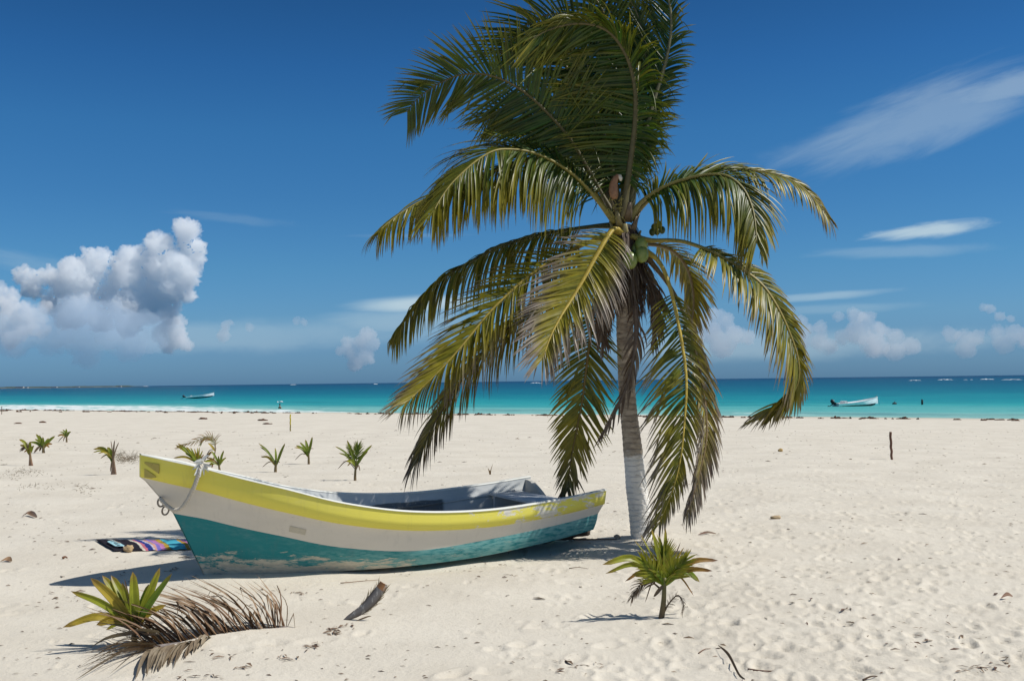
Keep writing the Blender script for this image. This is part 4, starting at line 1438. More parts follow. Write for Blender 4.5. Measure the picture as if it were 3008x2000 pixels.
def seedling(base_px, origin, leaves, label, scale, stem_col=((.20, .13, .06), (.16, .15, .05)), stem_r=5.0, seed=0, fans=(), group="coconut seedlings planted in rows on the beach", sink=0.02, stems=((0, 0),)):
    """leaves: (tip x, tip y, width, palette letter[, bend, split]) in the close-up's own pixels; origin in the same pixels; base_px in photograph pixels"""
    rnd = random.Random(seed + 77)
    g = ground(*base_px)
    Y = g.y
    org = Vector((g.x, g.y, float(tz(g.x, g.y)) - sink))
    root = thing("coconut_seedling", org, label, "young palm", group)
    (bx, by), (ox, oy) = origin
    px2m = Y / F / scale

    def P(x, y, dy=0.0):
        return Vector(((x - bx) * px2m, dy, -(y - by) * px2m + sink))
    O = P(ox, oy)
    mb = MB()
    for sx, sy in stems:
        b0 = Vector((sx * px2m, sy * px2m, 0))
        pth = catmull([b0, b0.lerp(O, .5) + Vector((rnd.uniform(-1, 1) * .01, 0, 0)), O, O + (O - b0).normalized() * stem_r * px2m * 2], 12)
        mb.tube(pth, [stem_r * px2m * (1.25 - .55 * i / 11) for i in range(12)], 8, [lerp3(stem_col[0], stem_col[1], i / 11) for i in range(12)], True, .8)
    mb.build("stem", M_STALK, root)
    for lf in leaves:
        x, y, wpx, pc = lf[:4]
        bend = lf[4] if len(lf) > 4 else 0.10
        dz = rnd.uniform(-.35, .35) if len(lf) < 6 else lf[5]
        tip = P(x, y)
        L = (tip - O).length
        tip.y = dz * L
        mid = O.lerp(tip, .5) + Vector((0, 0, bend * L))
        low = rnd.uniform(0, .42) if scale < 3 else rnd.uniform(0, .10)
        st = Vector((O.x * (1 - low), 0, O.z * (1 - low)))
        mb = MB()
        face = Vector((rnd.uniform(.1, .95), -1, rnd.uniform(.0, .7))).normalized()
        blade(mb, [st, mid, tip], wpx * px2m, face, PAL[pc])
        mb.build("dead_leaf" if pc == 'x' else "leaf", M_DRYLEAF if pc == 'x' else M_SEED, root)
    for fan in fans:
        # a small feather leaf: rachis points, leaflet length and palette
        rpts, ll, pc, dzz = fan
        pth = catmull([P(x, y, dzz * k / max(1, len(rpts) - 1)) for k, (x, y) in enumerate(rpts)], 40)
        mb = MB()
        cnt = 22
        for i in range(cnt):
            u = .18 + .82 * i / (cnt - 1)
            p = pth[min(39, int(u * 39))]
            T = (pth[min(39, int(u * 39) + 1)] - pth[int(u * 39) - 1]).normalized()
            S = T.cross(Vector((0, -1, .2))).normalized()
            for sg in (1, -1):
                a = R(lerp(62, 14, u) + rnd.uniform(-7, 7))
                d = (T * math.cos(a) + S * sg * math.sin(a) + Vector((0, rnd.uniform(-.3, .1), 0))).normalized()
                L = ll * px2m * rnd.uniform(.75, 1.1) * (1 - .35 * u)
                dp = 0.9 if pc in 'xr' else 0.25
                pts = [p]
                for k in range(4):
                    d = (d + Vector((0, 0, -dp * .3 * k / 3))).normalized()
                    pts.append(pts[-1] + d * L / 4)
                wv = (T - d * T.dot(d))
                wv = wv.normalized() if wv.length > .05 else Vector((1, 0, 0))
                cc = PAL[pc]
                mb.strip(pts, wv, [ll * px2m * q for q in (.04, .066, .062, .04, .005)], Vector((0, -1, 0)), .4, [cc[0], cc[0], cc[1], cc[1], cc[2]])
        mb.tube(pth, [stem_r * px2m * (.45 - .38 * i / 39) for i in range(40)], 6, [PAL[pc][1]] * 40)
        mb.build("feather_leaf", M_DRYLEAF if pc == 'x' else M_SEED, root)
    return root


# the near one at the right
seedling((1942, 1813), ((1340, 1222), (1385, 830)), [
    (660, 575, 84, 'l', .22, -.3), (690, 672, 58, 'l', .22, -.35), (2018, 597, 66, 'r', .16, .1), (1918, 682, 58, 'r', .14, -.2), (1255, 222, 66, 'l', .0, .1), (1425, 225, 56, 'l', .0, .2),
    (1000, 700, 100, 'l', .12, -.4), (1775, 812, 96, 'f', .34, -.2), (930, 800, 44, 'r', .28, -.1), (1700, 960, 26, 'r', .42, -.3), (1140, 300, 34, 'l', .02, .3), (1060, 355, 30, 'l', .03, .2),
    (1610, 400, 28, 'x', .02, .4), (1640, 450, 28, 'g', .03, .3), (1150, 1040, 18, 'x', .55, -.2), (1250, 975, 44, 'x', .0, -.3), (1500, 700, 50, 'l', .1, -.6), (1260, 720, 50, 'f', .1, -.6), (1180, 640, 30, 'l', .12, -.5), (1560, 640, 30, 'l', .12, -.5), (1100, 560, 26, 'f', .08, -.3)],
    "larger green coconut seedling with feathery centre, standing before the palm trunk", 3.92, ((.20, .12, .06), (.17, .17, .05)), 29, 1,
    fans=((((1370, 900), (1382, 700), (1388, 480)), 350, 'l', .06), (((1400, 860), (1480, 690), (1600, 560)), 300, 'l', -.08), (((1360, 850), (1250, 700), (1130, 560)), 310, 'l', -.10),
          (((1330, 890), (1210, 800), (1100, 840), (1010, 960)), 180, 'x', -.05), (((1360, 1190), (1430, 1060), (1530, 965), (1590, 1060), (1565, 1160)), 90, 'x', -.05)), group=None)
# the near one at the left, behind the fallen frond
seedling((398, 1893), ((780, 858), (772, 690)), [
    (240, 340, 66, 'l', .07, -.2), (390, 235, 90, 'g', .06, -.1), (440, 240, 86, 'l', .05, .15), (515, 245, 90, 'l', .06, .2), (772, 185, 96, 'l', .0, -.1), (965, 180, 80, 'l', .0, .2), (1095, 225, 62, 'f', .02, .1), (640, 300, 60, 'l', .03, .1), (860, 330, 60, 'f', .0, .3),
    (212, 640, 74, 'g', .16, -.4), (480, 640, 80, 'g', .2, -.5), (1030, 520, 60, 'g', .1, .3), (660, 260, 18, 'x', .02, .1), (560, 690, 40, 'l', .22, -.6)],
    "broad-leaved yellow green coconut seedling behind the fallen brown frond", 3.145, ((.17, .11, .06), (.20, .17, .05)), 26, 2, group=None)
z_ = 2.949
seedling((809, 1386), ((1355, 310), (1362, 225)), [(1208, 62, 22, 'd', .05), (1222, 92, 20, 'd', .08), (1344, 104, 22, 'd', .02), (1447, 60, 24, 'd', .0), (1226, 180, 20, 'g', .12), (1395, 230, 12, 'x', .2), (1250, 265, 8, 'x', .2)],
         "small seedling with two long leaves spread in a wide V behind the boat", z_, stem_r=11, seed=3)
seedling((907, 1363), ((1643, 243), (1642, 150)), [(1532, 80, 26, 'd', .04), (1572, 52, 26, 'd', .02), (1607, 33, 26, 'd', .0), (1682, 5, 24, 'd', .0), (1515, 98, 16, 'g', .08), (1525, 208, 7, 'x', .2), (1640, 90, 26, 'd', .0)],
         "slim upright seedling whose leaves lean left, between the V-shaped and the bushy seedling", z_, stem_r=9, seed=4)
seedling((1043, 1411), ((2035, 392), (2046, 240)), [(1862, 94, 22, 'd', .05), (1888, 156, 20, 'd', .06), (1968, 42, 26, 'd', .0), (2178, 90, 24, 'd', .03), (2150, 140, 24, 'd', .03), (1965, 225, 30, 'l', .1), (1968, 268, 14, 'g', .25),
         (1880, 295, 10, 'x', .25), (2080, 312, 14, 'x', .2)], "bushy seedling with a feathered heart and leaning reddish stem, the nearest behind the boat rim", z_, stem_r=10, seed=5,
         fans=((((2046, 240), (2052, 170), (2060, 100)), 110, 'd', .02), (((2040, 240), (2010, 170), (1985, 110)), 80, 'd', .02)))
seedling((582, 1367), ((655, 258), (650, 228)), [(438, 82, 24, 'l', .06), (468, 66, 26, 'd', .06), (568, 92, 26, 'l', .0), (442, 190, 20, 'g', .12), (590, 100, 16, 'd', 0), (615, 110, 14, 'g', 0), (640, 105, 14, 'l', 0), (665, 118, 14, 'g', 0),
         (690, 130, 14, 'l', 0), (712, 160, 14, 'r', 0), (540, 150, 26, 'f', .06), (600, 180, 40, 'f', 0), (705, 190, 22, 'r', .02), (560, 110, 14, 'f', 0), (630, 140, 20, 'g', 0), (675, 160, 20, 'l', 0), (660, 100, 10, 'd', 0)],
         "dense golden green seedling bush showing just above the bow rim", z_, stem_r=12, seed=6)
seedling((622, 1372), ((790, 270), (822, 120)), [(700, 250, 10, 'x', .3), (760, 60, 20, 'g', .0), (740, 190, 20, 'r', .1)],
         "tall thin reddish seedling with one feathery leaf bent over, behind the bow", z_, ((.26, .12, .06), (.20, .14, .05)), 6, 7,
         fans=((((822, 120), (818, 40), (790, 12), (735, 8), (660, 40), (590, 58), (505, 92)), 85, 'r', .02), (((822, 120), (800, 40), (730, 22), (690, 70)), 60, 'l', .05)))
seedling((647, 1384), ((880, 306), (868, 240)), [(800, 128, 22, 'd', .02), (912, 126, 22, 'd', .02), (930, 188, 18, 'l', .05), (753, 190, 16, 'g', .1), (724, 228, 18, 'l', .12), (845, 212, 10, 'g', .1), (765, 208, 16, 'r', .14), (870, 170, 16, 'd', 0), (780, 250, 24, 'l', .1)],
         "low open seedling right of the rope above the boat rim", z_, stem_r=9, seed=8)
z_ = 2.0513
seedling((90, 1367), ((185, 546), (180, 452)), [(111, 424, 16, 'g', .08), (114, 388, 22, 'l', .1), (140, 452, 8, 'x', .2), (207, 428, 16, 'l', .04), (150, 466, 12, 'r', .1), (190, 400, 16, 'l', .02), (165, 430, 18, 'g', .05)],
         "seedling with a thick pinkish double stem, leftmost and nearest of the left group", z_, ((.30, .17, .11), (.24, .18, .07)), 7, 9, stems=((-4, 0), (8, 0)), fans=((((180, 452), (160, 432), (135, 445)), 40, 'x', .0),))
seedling((128, 1330), ((262, 472), (262, 430)), [(188, 405, 16, 'd', .06), (220, 357, 18, 'd', .02), (242, 365, 18, 'd', .0), (322, 372, 18, 'd', .04), (312, 420, 14, 'r', .1), (213, 470, 14, 'x', .2), (205, 388, 14, 'd', .04), (285, 385, 16, 'd', 0), (262, 375, 14, 'd', 0), (300, 440, 12, 'r', .15), (232, 462, 12, 'x', .2)],
         "spiky dark green seedling with drooping brown lower leaves behind the pink stemmed one", z_, stem_r=8, seed=10)
seedling((196, 1299), ((403, 408), (402, 362)), [(352, 370, 12, 'r', .08), (376, 332, 12, 'd', .02), (394, 327, 12, 'd', 0), (430, 344, 12, 'd', .02), (362, 345, 10, 'd', .04), (385, 402, 6, 'x', .2), (412, 345, 10, 'd', 0), (345, 405, 5, 'x', .1)],
         "smallest and farthest seedling of the left group", z_, stem_r=5, seed=11)
seedling((333, 1393), ((683, 602), (680, 490)), [(700, 395, 10, 'x', .02), (545, 452, 16, 'g', .14), (572, 440, 16, 'l', .12), (560, 470, 12, 'l', .14), (600, 474, 12, 'g', .16), (640, 440, 26, 'd', .06), (612, 505, 8, 'x', .2), (660, 400, 6, 'x', .0), (655, 590, 7, 'x', .1), (710, 410, 8, 'x', .0)],
         "wind-bent seedling with leaves swept left and a bare dry spike, left of the bow", z_, ((.24, .15, .10), (.22, .15, .08)), 7, 12, stems=((0, 0), (12, 0), (-8, 0)))


# ------------------------------------------------------------------ fallen dry frond at the lower left
def build_fallen():
    sc, ox, oy = 3.145, 150, 1620
    N_ = lambda x, y: (ox + x / sc, oy + y / sc)
    gl, gr = ground(*N_(905, 895)), ground(*N_(2185, 690))
    org = gl.copy()
    root = thing("fallen_frond", org, "dry brown fallen palm frond half buried in the sand at lower left", "palm frond")
    rnd = random.Random(5)
    # midrib
    pr = [at(*N_(x, y), lerp(gl.y, gr.y, clamp((x - 905) / 1280))) for x, y in ((905, 895), (1080, 868), (1280, 838), (1480, 805), (1700, 765), (1950, 728), (2190, 690))]
    path = catmull([p - org for p in pr], 80)
    mb = MB()
    mb.tube(path, [0.030 * (1 - i / 110) for i in range(80)], 8, [(.30, .26, .24)] * 80, True, .65)
    mb.build("midrib", M_WOOD, root)
    pathw = [p + org for p in path]

    def pt(px, py, Y):
        return at(*N_(px, py), Y) - org
    # upper row, swept left
    mb = MB()
    cnt = 96
    for i in range(cnt):
        u = (i + .5) / cnt
        f = u * 79
        base = path[int(f)].lerp(path[min(79, int(f) + 1)], f % 1)
        bx = lerp(905, 2190, u)
        by = np.interp(bx, (905, 1080, 1280, 1480, 1700, 1950, 2190), (895, 868, 838, 805, 765, 728, 690))
        tipx = np.interp(u, (.0, .25, .45, .65, .8, .92, 1.0), (400, 640, 900, 1180, 1480, 1820, 2010)) + rnd.gauss(0, 95)
        tipy = np.interp(u, (.0, .25, .45, .65, .8, .92, 1.0), (600, 470, 395, 370, 300, 225, 330)) + rnd.gauss(0, 55)
        midx = lerp(bx, tipx, .5) + np.interp(u, (0, .5, 1), (40, 70, 60))
        midy = lerp(by, tipy, .5) - np.interp(u, (0, .5, 1), (45, 70, 30))
        Yb = lerp(gl.y, gr.y, u)
        lean = rnd.uniform(-.10, .34)
        pts = catmull([base, pt(midx, midy, Yb + lean * .5), pt(tipx, tipy, Yb + lean)], 8)
        if rnd.random() < .26:
            k = rnd.randint(3, 6)
            d = Vector((rnd.uniform(-.6, .6), rnd.uniform(-.3, .3), -1)).normalized() * rnd.uniform(.03, .06)
            for j in range(k, 8):
                pts[j] = pts[k - 1] + d * (j - k + 1)
        wv = Vector((rnd.uniform(-.4, .6), -1, rnd.uniform(-.5, .6))).normalized()
        ww = rnd.uniform(.015, .031)
        c0 = lerp3((.17, .085, .042), (.31, .20, .115), rnd.random())
        c1 = lerp3((.21, .125, .07), (.46, .35, .24), rnd.random())
        mb.strip(pts, wv, [ww * q for q in (.7, 1, 1, .9, .75, .55, .35, .08)], Vector((.5, 0, .8)), .6, [lerp3(c0, c1, j / 7) for j in range(8)])
    mb.build("leaflets", M_DRYLEAF, root)
    # lower row, hanging to the sand in front
    mb = MB()
    for i in range(34):
        u = i / 33 * .44
        f = u * 79
        base = path[int(f)].lerp(path[int(f) + 1], f % 1)
        bx = lerp(905, 2190, u)
        tx = np.interp(bx, (905, 1200, 1470), (800, 1060, 1400)) + rnd.uniform(-45, 45)
        ty = np.interp(bx, (905, 1100, 1300, 1470), (1170, 1110, 1010, 880)) + rnd.uniform(-40, 40)
        g = ground(*N_(tx, ty))
        tip = Vector((g.x, g.y, g.z + rnd.uniform(.005, .03))) - org
        mid = base.lerp(tip, .5) + Vector((0, 0, .02 + rnd.uniform(0, .03)))
        pts = catmull([base, mid, tip], 6)
        ww = rnd.uniform(.018, .034)
        c0 = lerp3((.16, .11, .065), (.34, .28, .20), rnd.random())
        mb.strip(pts, Vector((1, rnd.uniform(-.3, .3), rnd.uniform(-.4, .4))).normalized(), [ww * q for q in (.6, 1, 1, .9, .6, .1)], Vector((0, -.4, 1)), .5, [c0] * 6)
    mb.build("leaflets", M_DRYLEAF, root)
    # thin leaflets splayed to the left, and the long pale one
    mb = MB()
    for k in range(20):
        u = rnd.uniform(.02, .2)
        base = path[int(u * 79)]
        tx, ty = rnd.uniform(380, 700), rnd.uniform(420, 760)
        Yb = gl.y + rnd.uniform(0, .25)
        tip = pt(tx, ty, Yb)
        pts = catmull([base, base.lerp(tip, .5) + Vector((0, 0, rnd.uniform(.0, .05))), tip], 6)
        c0 = lerp3((.18, .11, .06), (.34, .28, .21), rnd.random())
        ww = rnd.uniform(.010, .026)
        mb.strip(pts, Vector((.2, -1, .4)).normalized(), [ww * q for q in (.6, 1, 1, .8, .5, .08)], Vector((0, 0, 1)), .5, [c0] * 6)
    for k in range(18):                                            # strands trailing over the sand to the lower left
        base = path[int(rnd.uniform(.0, .10) * 79)]
        tx, ty = rnd.uniform(230, 760), rnd.uniform(960, 1185)
        g = ground(*N_(tx, ty))
        tip = Vector((g.x, g.y, g.z + rnd.uniform(.01, .05))) - org
        pts = catmull([base, base.lerp(tip, .5) + Vector((0, 0, rnd.uniform(.02, .09))), tip], 7)
        c0 = lerp3((.17, .10, .055), (.36, .28, .20), rnd.random())
        ww = rnd.uniform(.014, .030)
        mb.strip(pts, Vector((.4, -.8, .4)).normalized(), [ww * q for q in (.5, .9, 1, .9, .7, .4, .06)], Vector((0, -.3, 1)), .5, [c0] * 7)
    for pts_, wd_ in ((((960, 850), (760, 930), (520, 1040), (230, 1200)), .030), (((1000, 745), (860, 735), (700, 765), (520, 800), (370, 880)), .05), (((1000, 760), (880, 770), (760, 745), (560, 800)), .03)):
        q = []
        for j, (x, y) in enumerate(pts_):
            g = ground(*N_(x, y))
            if y > 900:
                q.append(Vector((g.x, g.y, g.z + .05 * (1 - j / 3) + .012)) - org)
            else:
                q.append(pt(x, y, gl.y + .02 * j))
        pth = catmull(q, 10)
        mb.strip(pth, Vector((.2, -.5, .6)).normalized(), [wd_ * s for s in (.5, .8, 1, 1, .95, .9, .8, .6, .4, .1)], Vector((0, -.4, .9)), .4, [(.30, .245, .175)] * 10)
    mb.build("leaflets", M_DRYLEAF, root)
    mb = MB()
    for k in range(14):
        p = path[0] + Vector((rnd.uniform(-.03, .02), rnd.uniform(-.03, .03), rnd.uniform(-.03, .02)))
        mb.tube([p, p + Vector((rnd.uniform(-.05, .0), rnd.uniform(-.03, .03), rnd.uniform(-.04, .01)))], [.012, .004], 5, [(.10, .07, .05)] * 2)
    mb.build("broken_end", M_WOOD, root)


build_fallen()


# curved dry sheath standing in the sand
def build_husk():
    sc, ox, oy = 7.863, 950, 1680
    N_ = lambda x, y: (ox + x / sc, oy + y / sc)
    g = ground(*N_(520, 1115))
    org = g.copy()
    root = thing("palm_sheath", org, "curved grey dry leaf base standing up from the sand before the boat", "dry palm piece")
    c = [(430, 1130, 10), (560, 1062, 110), (720, 975, 165), (900, 860, 190), (1050, 720, 220), (1170, 590, 250), (1270, 450, 240), (1350, 330, 215), (1395, 250, 190)]
    m2 = g.y / F / sc
    path = catmull([at(*N_(x, y), g.y + .02 + .0 * i) - org for i, (x, y, _) in enumerate(c)], 40)
    ws = np.interp(np.linspace(0, 1, 40), np.linspace(0, 1, len(c)), [w_ for *_, w_ in c]) * m2
    mb = MB()
    rows = []
    for i, p in enumerate(path):
        T = (path[min(39, i + 1)] - path[max(0, i - 1)]).normalized()
        S = T.cross(Vector((0, -1, 0.15))).normalized()
        nn = S.cross(T)
        if nn.y > 0:
            nn = -nn
        outer, inn = [], []
        for k in range(9):
            v = k / 8 * 2 - 1
            curve = nn * ws[i] * .30 * (1 - v * v)
            q = p + S * ws[i] * .5 * v
            fc = lerp3((.20, .185, .175), (.10, .08, .065), abs(v) ** 2)
            if i > 34:
                fc = (.30, .15, .07)
            outer.append(mb.vert(q + curve, fc))
            inn.append(mb.vert(q + curve * .45 - nn * .006, (.13, .08, .045)))
        rows.append(outer + inn[::-1])
    for a, b in zip(rows, rows[1:]):
        k = len(a)
        for j in range(k):
            mb.face((a[j], b[j], b[(j + 1) % k], a[(j + 1) % k]))
    mb.face(rows[-1])
    m, t = new_mat("dry_sheath")
    cc = vcol(t)
    n = t.noise(t.mapping(t.obj(), rot=(0, R(40), 0), scale=(30, 30, 9)), 1.0, 6, .7)
    cc = t.mix(t.math('MULTIPLY', t.step(n, .54, .66), .8), cc, (.46, .44, .40))
    t.out(cc, .8, .2, t.bump(n, .4, .006))
    mb.build("sheath", m, root)
    rnd = random.Random(8)
    mb = MB()
    for k in range(70):                                            # fibres along both edges
        i = rnd.randint(14, 38)
        p = path[i]
        T = (path[min(39, i + 1)] - path[i - 1]).normalized()
        S = T.cross(Vector((0, -1, 0.15))).normalized()
        sg = 1 if rnd.random() < .75 else -1
        q = p + S * ws[i] * .5 * sg
        d = (T * rnd.uniform(.5, 1) + S * sg * rnd.uniform(0, .5)).normalized()
        L = rnd.uniform(.02, .055)
        mb.tube([q, q + d * L * .6, q + d * L + Vector((0, 0, .003))], [.0022, .0016, .0008], 4, [(.42, .33, .19)] * 3)
    mb.build("fibres", M_DRYLEAF, root)
    mb = MB()
    q = [at(*N_(x, y), g.y - .01) - org for x, y in ((760, 1120), (900, 1070), (1040, 1020), (1105, 1015))]
    mb.strip(catmull(q, 8), Vector((.2, -.5, .8)).normalized(), [.004, .012, .016, .018, .018, .016, .012, .004], Vector((0, -1, .3)), .5, [(.17, .11, .07)] * 8)
    q = [at(*N_(x, y), g.y + .04) - org for x, y in ((980, 770), (900, 810), (850, 850), (838, 770))]
    mb.strip(catmull(q, 8), Vector((.5, -.3, .8)).normalized(), [.014] * 7 + [.003], Vector((0, -1, .3)), .5, [(.20, .14, .10)] * 8)
    mb.build("torn_strip", M_DRYLEAF, root)


build_husk()


# ------------------------------------------------------------------ blanket and stone behind the bow
def build_blanket():
    cn = [(280, 1589), (568, 1588.5), (600, 1613), (333, 1621)]
    G = [ground(*p) for p in cn]
    org = G[0].copy()
    stripes = [(.0, (.024, .021, .028)), (.155, (.62, .58, .50)), (.17, (.024, .021, .028)), (.33, (.60, .55, .46)), (.365, (.52, .16, .20)), (.40, (.03, .05, .24)), (.455, (.50, .50, .58)), (.475, (.55, .30, .24)),
               (.51, (.20, .16, .48)), (.55, (.50, .22, .44)), (.60, (.50, .33, .05)), (.645, (.10, .12, .10)), (.652, (.08, .42, .52)), (.80, (.08, .36, .50)), (.82, (.46, .28, .04)), (.865, (.50, .20, .40)), (.91, (.18, .14, .44)), (.95, (.50, .26, .24))]
    ml = []
    for k, (_, c) in enumerate(stripes):
        m, t = new_mat("blanket_dye")
        n = t.noise(t.obj(), 160.0, 3)
        n2 = t.noise(t.mapping(t.obj(), scale=(8, 8, 8)), 1.0, 4)
        t.out(t.mix(t.step(n2, .3, .7), c, tuple(v * .7 for v in c)), 0.95, 0.1, t.bump(n, .5, .003))
        ml.append(m)
    mb = MB()
    nu, nv = 110, 16
    for j in range(nv + 1):
        v = j / nv
        for i in range(nu + 1):
            u = i / nu
            p = G[0].lerp(G[1], u).lerp(G[3].lerp(G[2], u), v)
            e = 0.02 * noise.noise((u * 9, v * 3, 1.0)) * (1 if j in (0, nv) else .3)
            x, y = p.x + e * .5, p.y + e * 1.5
            z = float(tz(x, y)) + 0.026 + 0.010 * noise.noise((u * 16, v * 4, 4)) + .004 * math.sin(u * 40 + v * 3)
            if j in (0, nv) or i in (0, nu):
                z -= .012
            mb.vert((x, y, z))
    for j in range(nv):
        for i in range(nu):
            u = (i + .5) / nu + .015 * math.sin((j + .5) / nv * 7 + 1) * (1 if i > 4 else 0)
            k = max([q for q, (s, _) in enumerate(stripes) if s <= max(u, 0)])
            a = j * (nu + 1) + i
            mb.face((a, a + nu + 1, a + nu + 2, a + 1), k)
    o = mb.build("striped_blanket", ml, origin=org)
    tag(o, "striped woven blanket with a black end, lying on the sand behind the boat bow", "blanket")
    # pale blue lettering-like woven bars on the black end
    mb = MB()

    def onb(u, v):
        p = G[0].lerp(G[1], u).lerp(G[3].lerp(G[2], u), v)
        return Vector((p.x, p.y, float(tz(p.x, p.y)) + .050)) - org
    for (u0, v0, u1, v1, wd_) in ((.055, .42, .125, .40, .022), (.060, .52, .130, .52, .02), (.062, .62, .075, .50, .02), (.060, .66, .135, .62, .018), (.062, .76, .130, .70, .018), (.060, .84, .14, .86, .022), (.13, .66, .135, .84, .018), (.055, .44, .062, .86, .014)):
        a, b = onb(u0, v0), onb(u1, v1)
        s = (b - a).cross(Vector((0, 0, 1))).normalized() * wd_
        mb.face([mb.vert(a - s), mb.vert(a + s), mb.vert(b + s), mb.vert(b - s)])
    m, t = new_mat("pale_blue_weave")
    t.out((.30, .52, .58), .95, .1)
    mb.build("woven_letters", m, o)
    g = ground(378, 1622)
    mb = MB()
    mb.ball((0, 0, .04), (.055, .045, .04), 18, 12, (1, 1, 1), .35)
    m, t = new_mat("tan_stone")
    n = t.noise(t.obj(), 18.0, 5)
    t.out(t.mix(n, (.30, .20, .10), (.55, .42, .26)), .9, .1, t.bump(n, .7, .02))
    s = mb.build("stone", m)
    s.location = (g.x, g.y, g.z)
    tag(s, "tan stone holding down the edge of the striped blanket", "stone")


build_blanket()


# ------------------------------------------------------------------ posts, coconut and other single things on the beach
def post(name, base, top_py, rpx, cols, label, cat="post", lean=0.0, band=None):
    g = ground(*base)
    h = (base[1] - top_py) * g.y / F
    r = rpx * g.y / F
    mb = MB()
    k = 26
    pts = [Vector((lean * h * i / k + .006 * math.sin(i * .8), .004 * math.sin(i * 1.1), -.08 + (h + .08) * i / k)) for i in range(k + 1)]
    cs = []
    for i in range(k + 1):
        u = i / k
        cs.append(cols[1] if (band and u > band) else lerp3(cols[0], cols[-1] if not band else cols[0], u))
    mb.tube(pts, [r * (1 + .1 * noise.noise((i * .5, rpx, 0))) for i in range(k + 1)], 10, cs)
    o = mb.build(name, M_WOOD)
    o.location = g
    tag(o, label, cat)
    return o


post("wooden_post", (2620, 1350), 1269, 3.6, ((.24, .13, .09), (.16, .09, .06)), "short reddish brown wooden post standing alone on open sand at right", lean=-.03)
post("painted_pole", (853, 1266), 1217, 1.9, ((.30, .24, .08), (.62, .50, .05)), "thin pole painted yellow at the top near the water line", "pole", band=.45)
post("thin_stake", (5, 1217), 1193, 1.0, ((.20, .15, .11), (.18, .14, .11)), "thin dark stake at the left edge before the surf", "pole")
for (px, py), r, col, lab, nm, cat in (((2293, 1326), 7, ((.34, .22, .08), (.50, .36, .16)), "old brown coconut lying alone on the sand right of the palm", "fallen_coconut", "coconut"),
                                       ((2280, 1522), 15, ((.36, .26, .15), (.48, .38, .25)), "flat tan lump of husk on the sand at right, beyond the seedling", "coconut_husk", "husk")):
    g = ground(px, py)
    s = r * g.y / F
    mb = MB()
    fl = .85 if r < 10 else .38
    mb.ball((0, 0, s * fl * .55), (s * 1.05, s * .8, s * fl), 18, 12, (1, 1, 1), .3)
    m, t = new_mat(nm)
    n = t.noise(t.obj(), 30.0, 4)
    t.out(t.mix(n, *col), .85, .15, t.bump(n, .6, .01))
    o = mb.build(nm, m)
    o.location = g
    tag(o, lab, cat)


def twig(pxs, r, col, label, name="dry_twig", cat="twig", lift=.008, w=None):
    G = [ground(*p) for p in pxs]
    org = G[0].copy()
    if len(G) == 2:
        G.insert(1, G[0].lerp(G[1], .5) + Vector((0, 0, .006)))
    path = catmull([p + Vector((0, 0, lift * (1 + math.sin(i * 2.1) * .5))) - org for i, p in enumerate(G)], 14)
    mb = MB()
    if w:
        mb.strip(path, Vector((.3, .8, .4)).normalized(), [w * math.sin(math.pi * (i + .6) / 15) for i in range(14)], Vector((0, -.3, 1)), .5, [lerp3(col, (.25, .19, .13), i / 20) for i in range(14)])
    else:
        mb.tube(path, [r * (1 - i / 22) for i in range(14)], 6, [col] * 14)
    o = mb.build(name, M_DRYLEAF if w else M_WOOD)
    o.location = org
    return tag(o, label, cat)


twig([(2110, 1908), (2140, 1945), (2170, 1990), (2188, 2010)], 0, (.22, .13, .08), "long brown leaf blade curving out of the bottom edge at right", "dry_leaf", "leaf", .03, .040)
twig([(2052, 1921), (2088, 1906)], .004, (.24, .14, .09), "thin straight twig left of the curved brown blade at the bottom right")
twig([(2198, 1968), (2245, 1975), (2306, 1972)], .006, (.22, .13, .09), "long bent twig right of the curved brown blade at the bottom right")
twig([(2535, 2000), (2585, 1988)], .006, (.14, .09, .06), "short dark forked twig at the bottom edge, right of the long bent twig")
twig([(2050, 1573), (2080, 1569), (2103, 1569)], 0, (.15, .07, .045), "dark red brown leaf on the sand right of the painted trunk", "dry_leaf", "leaf", .01, .05)
twig([(1670, 1587), (1735, 1590), (1808, 1585)], .014, (.24, .15, .10), "long reddish stick lying on the sand left of the trunk foot", "fallen_stick", "stick", .016)
twig([(1806, 1584), (1822, 1582)], .030, (.42, .33, .26), "short pale cut block of wood at the trunk foot", "wood_block", "wood", .02)
twig([(1000, 1715), (1060, 1711), (1112, 1704)], .005, (.30, .20, .13), "thin pale brown stick lying just behind the curved sheath", "fallen_stick", "stick", .01)
twig([(1672, 1671), (1728, 1671)], .005, (.24, .17, .12), "short straight twig between the boat stern and the larger seedling")
twig([(65, 1520), (84, 1514), (108, 1522)], 0, (.20, .11, .07), "curled brown leaf on the sand far left of the bow", "dry_leaf", "leaf", .02, .09)
twig([(0, 1652), (20, 1648), (34, 1650)], 0, (.30, .17, .09), "orange brown leaf at the left edge of the photo", "dry_leaf", "leaf", .01, .07)
twig([(184, 1642), (198, 1640)], .014, (.20, .10, .06), "small red brown chip of wood on the sand left of the boat shadow", "wood_chip", "wood", .012)
twig([(2940, 1762), (2975, 1755)], 0, (.25, .12, .07), "red brown leaf scrap near the right edge of the sand", "dry_leaf", "leaf", .015, .05)
twig([(1523, 1490), (1526, 1470)], .004, (.2, .12, .05), "bare stub of grass beside the palm", "grass_stub", "plant") if False else None
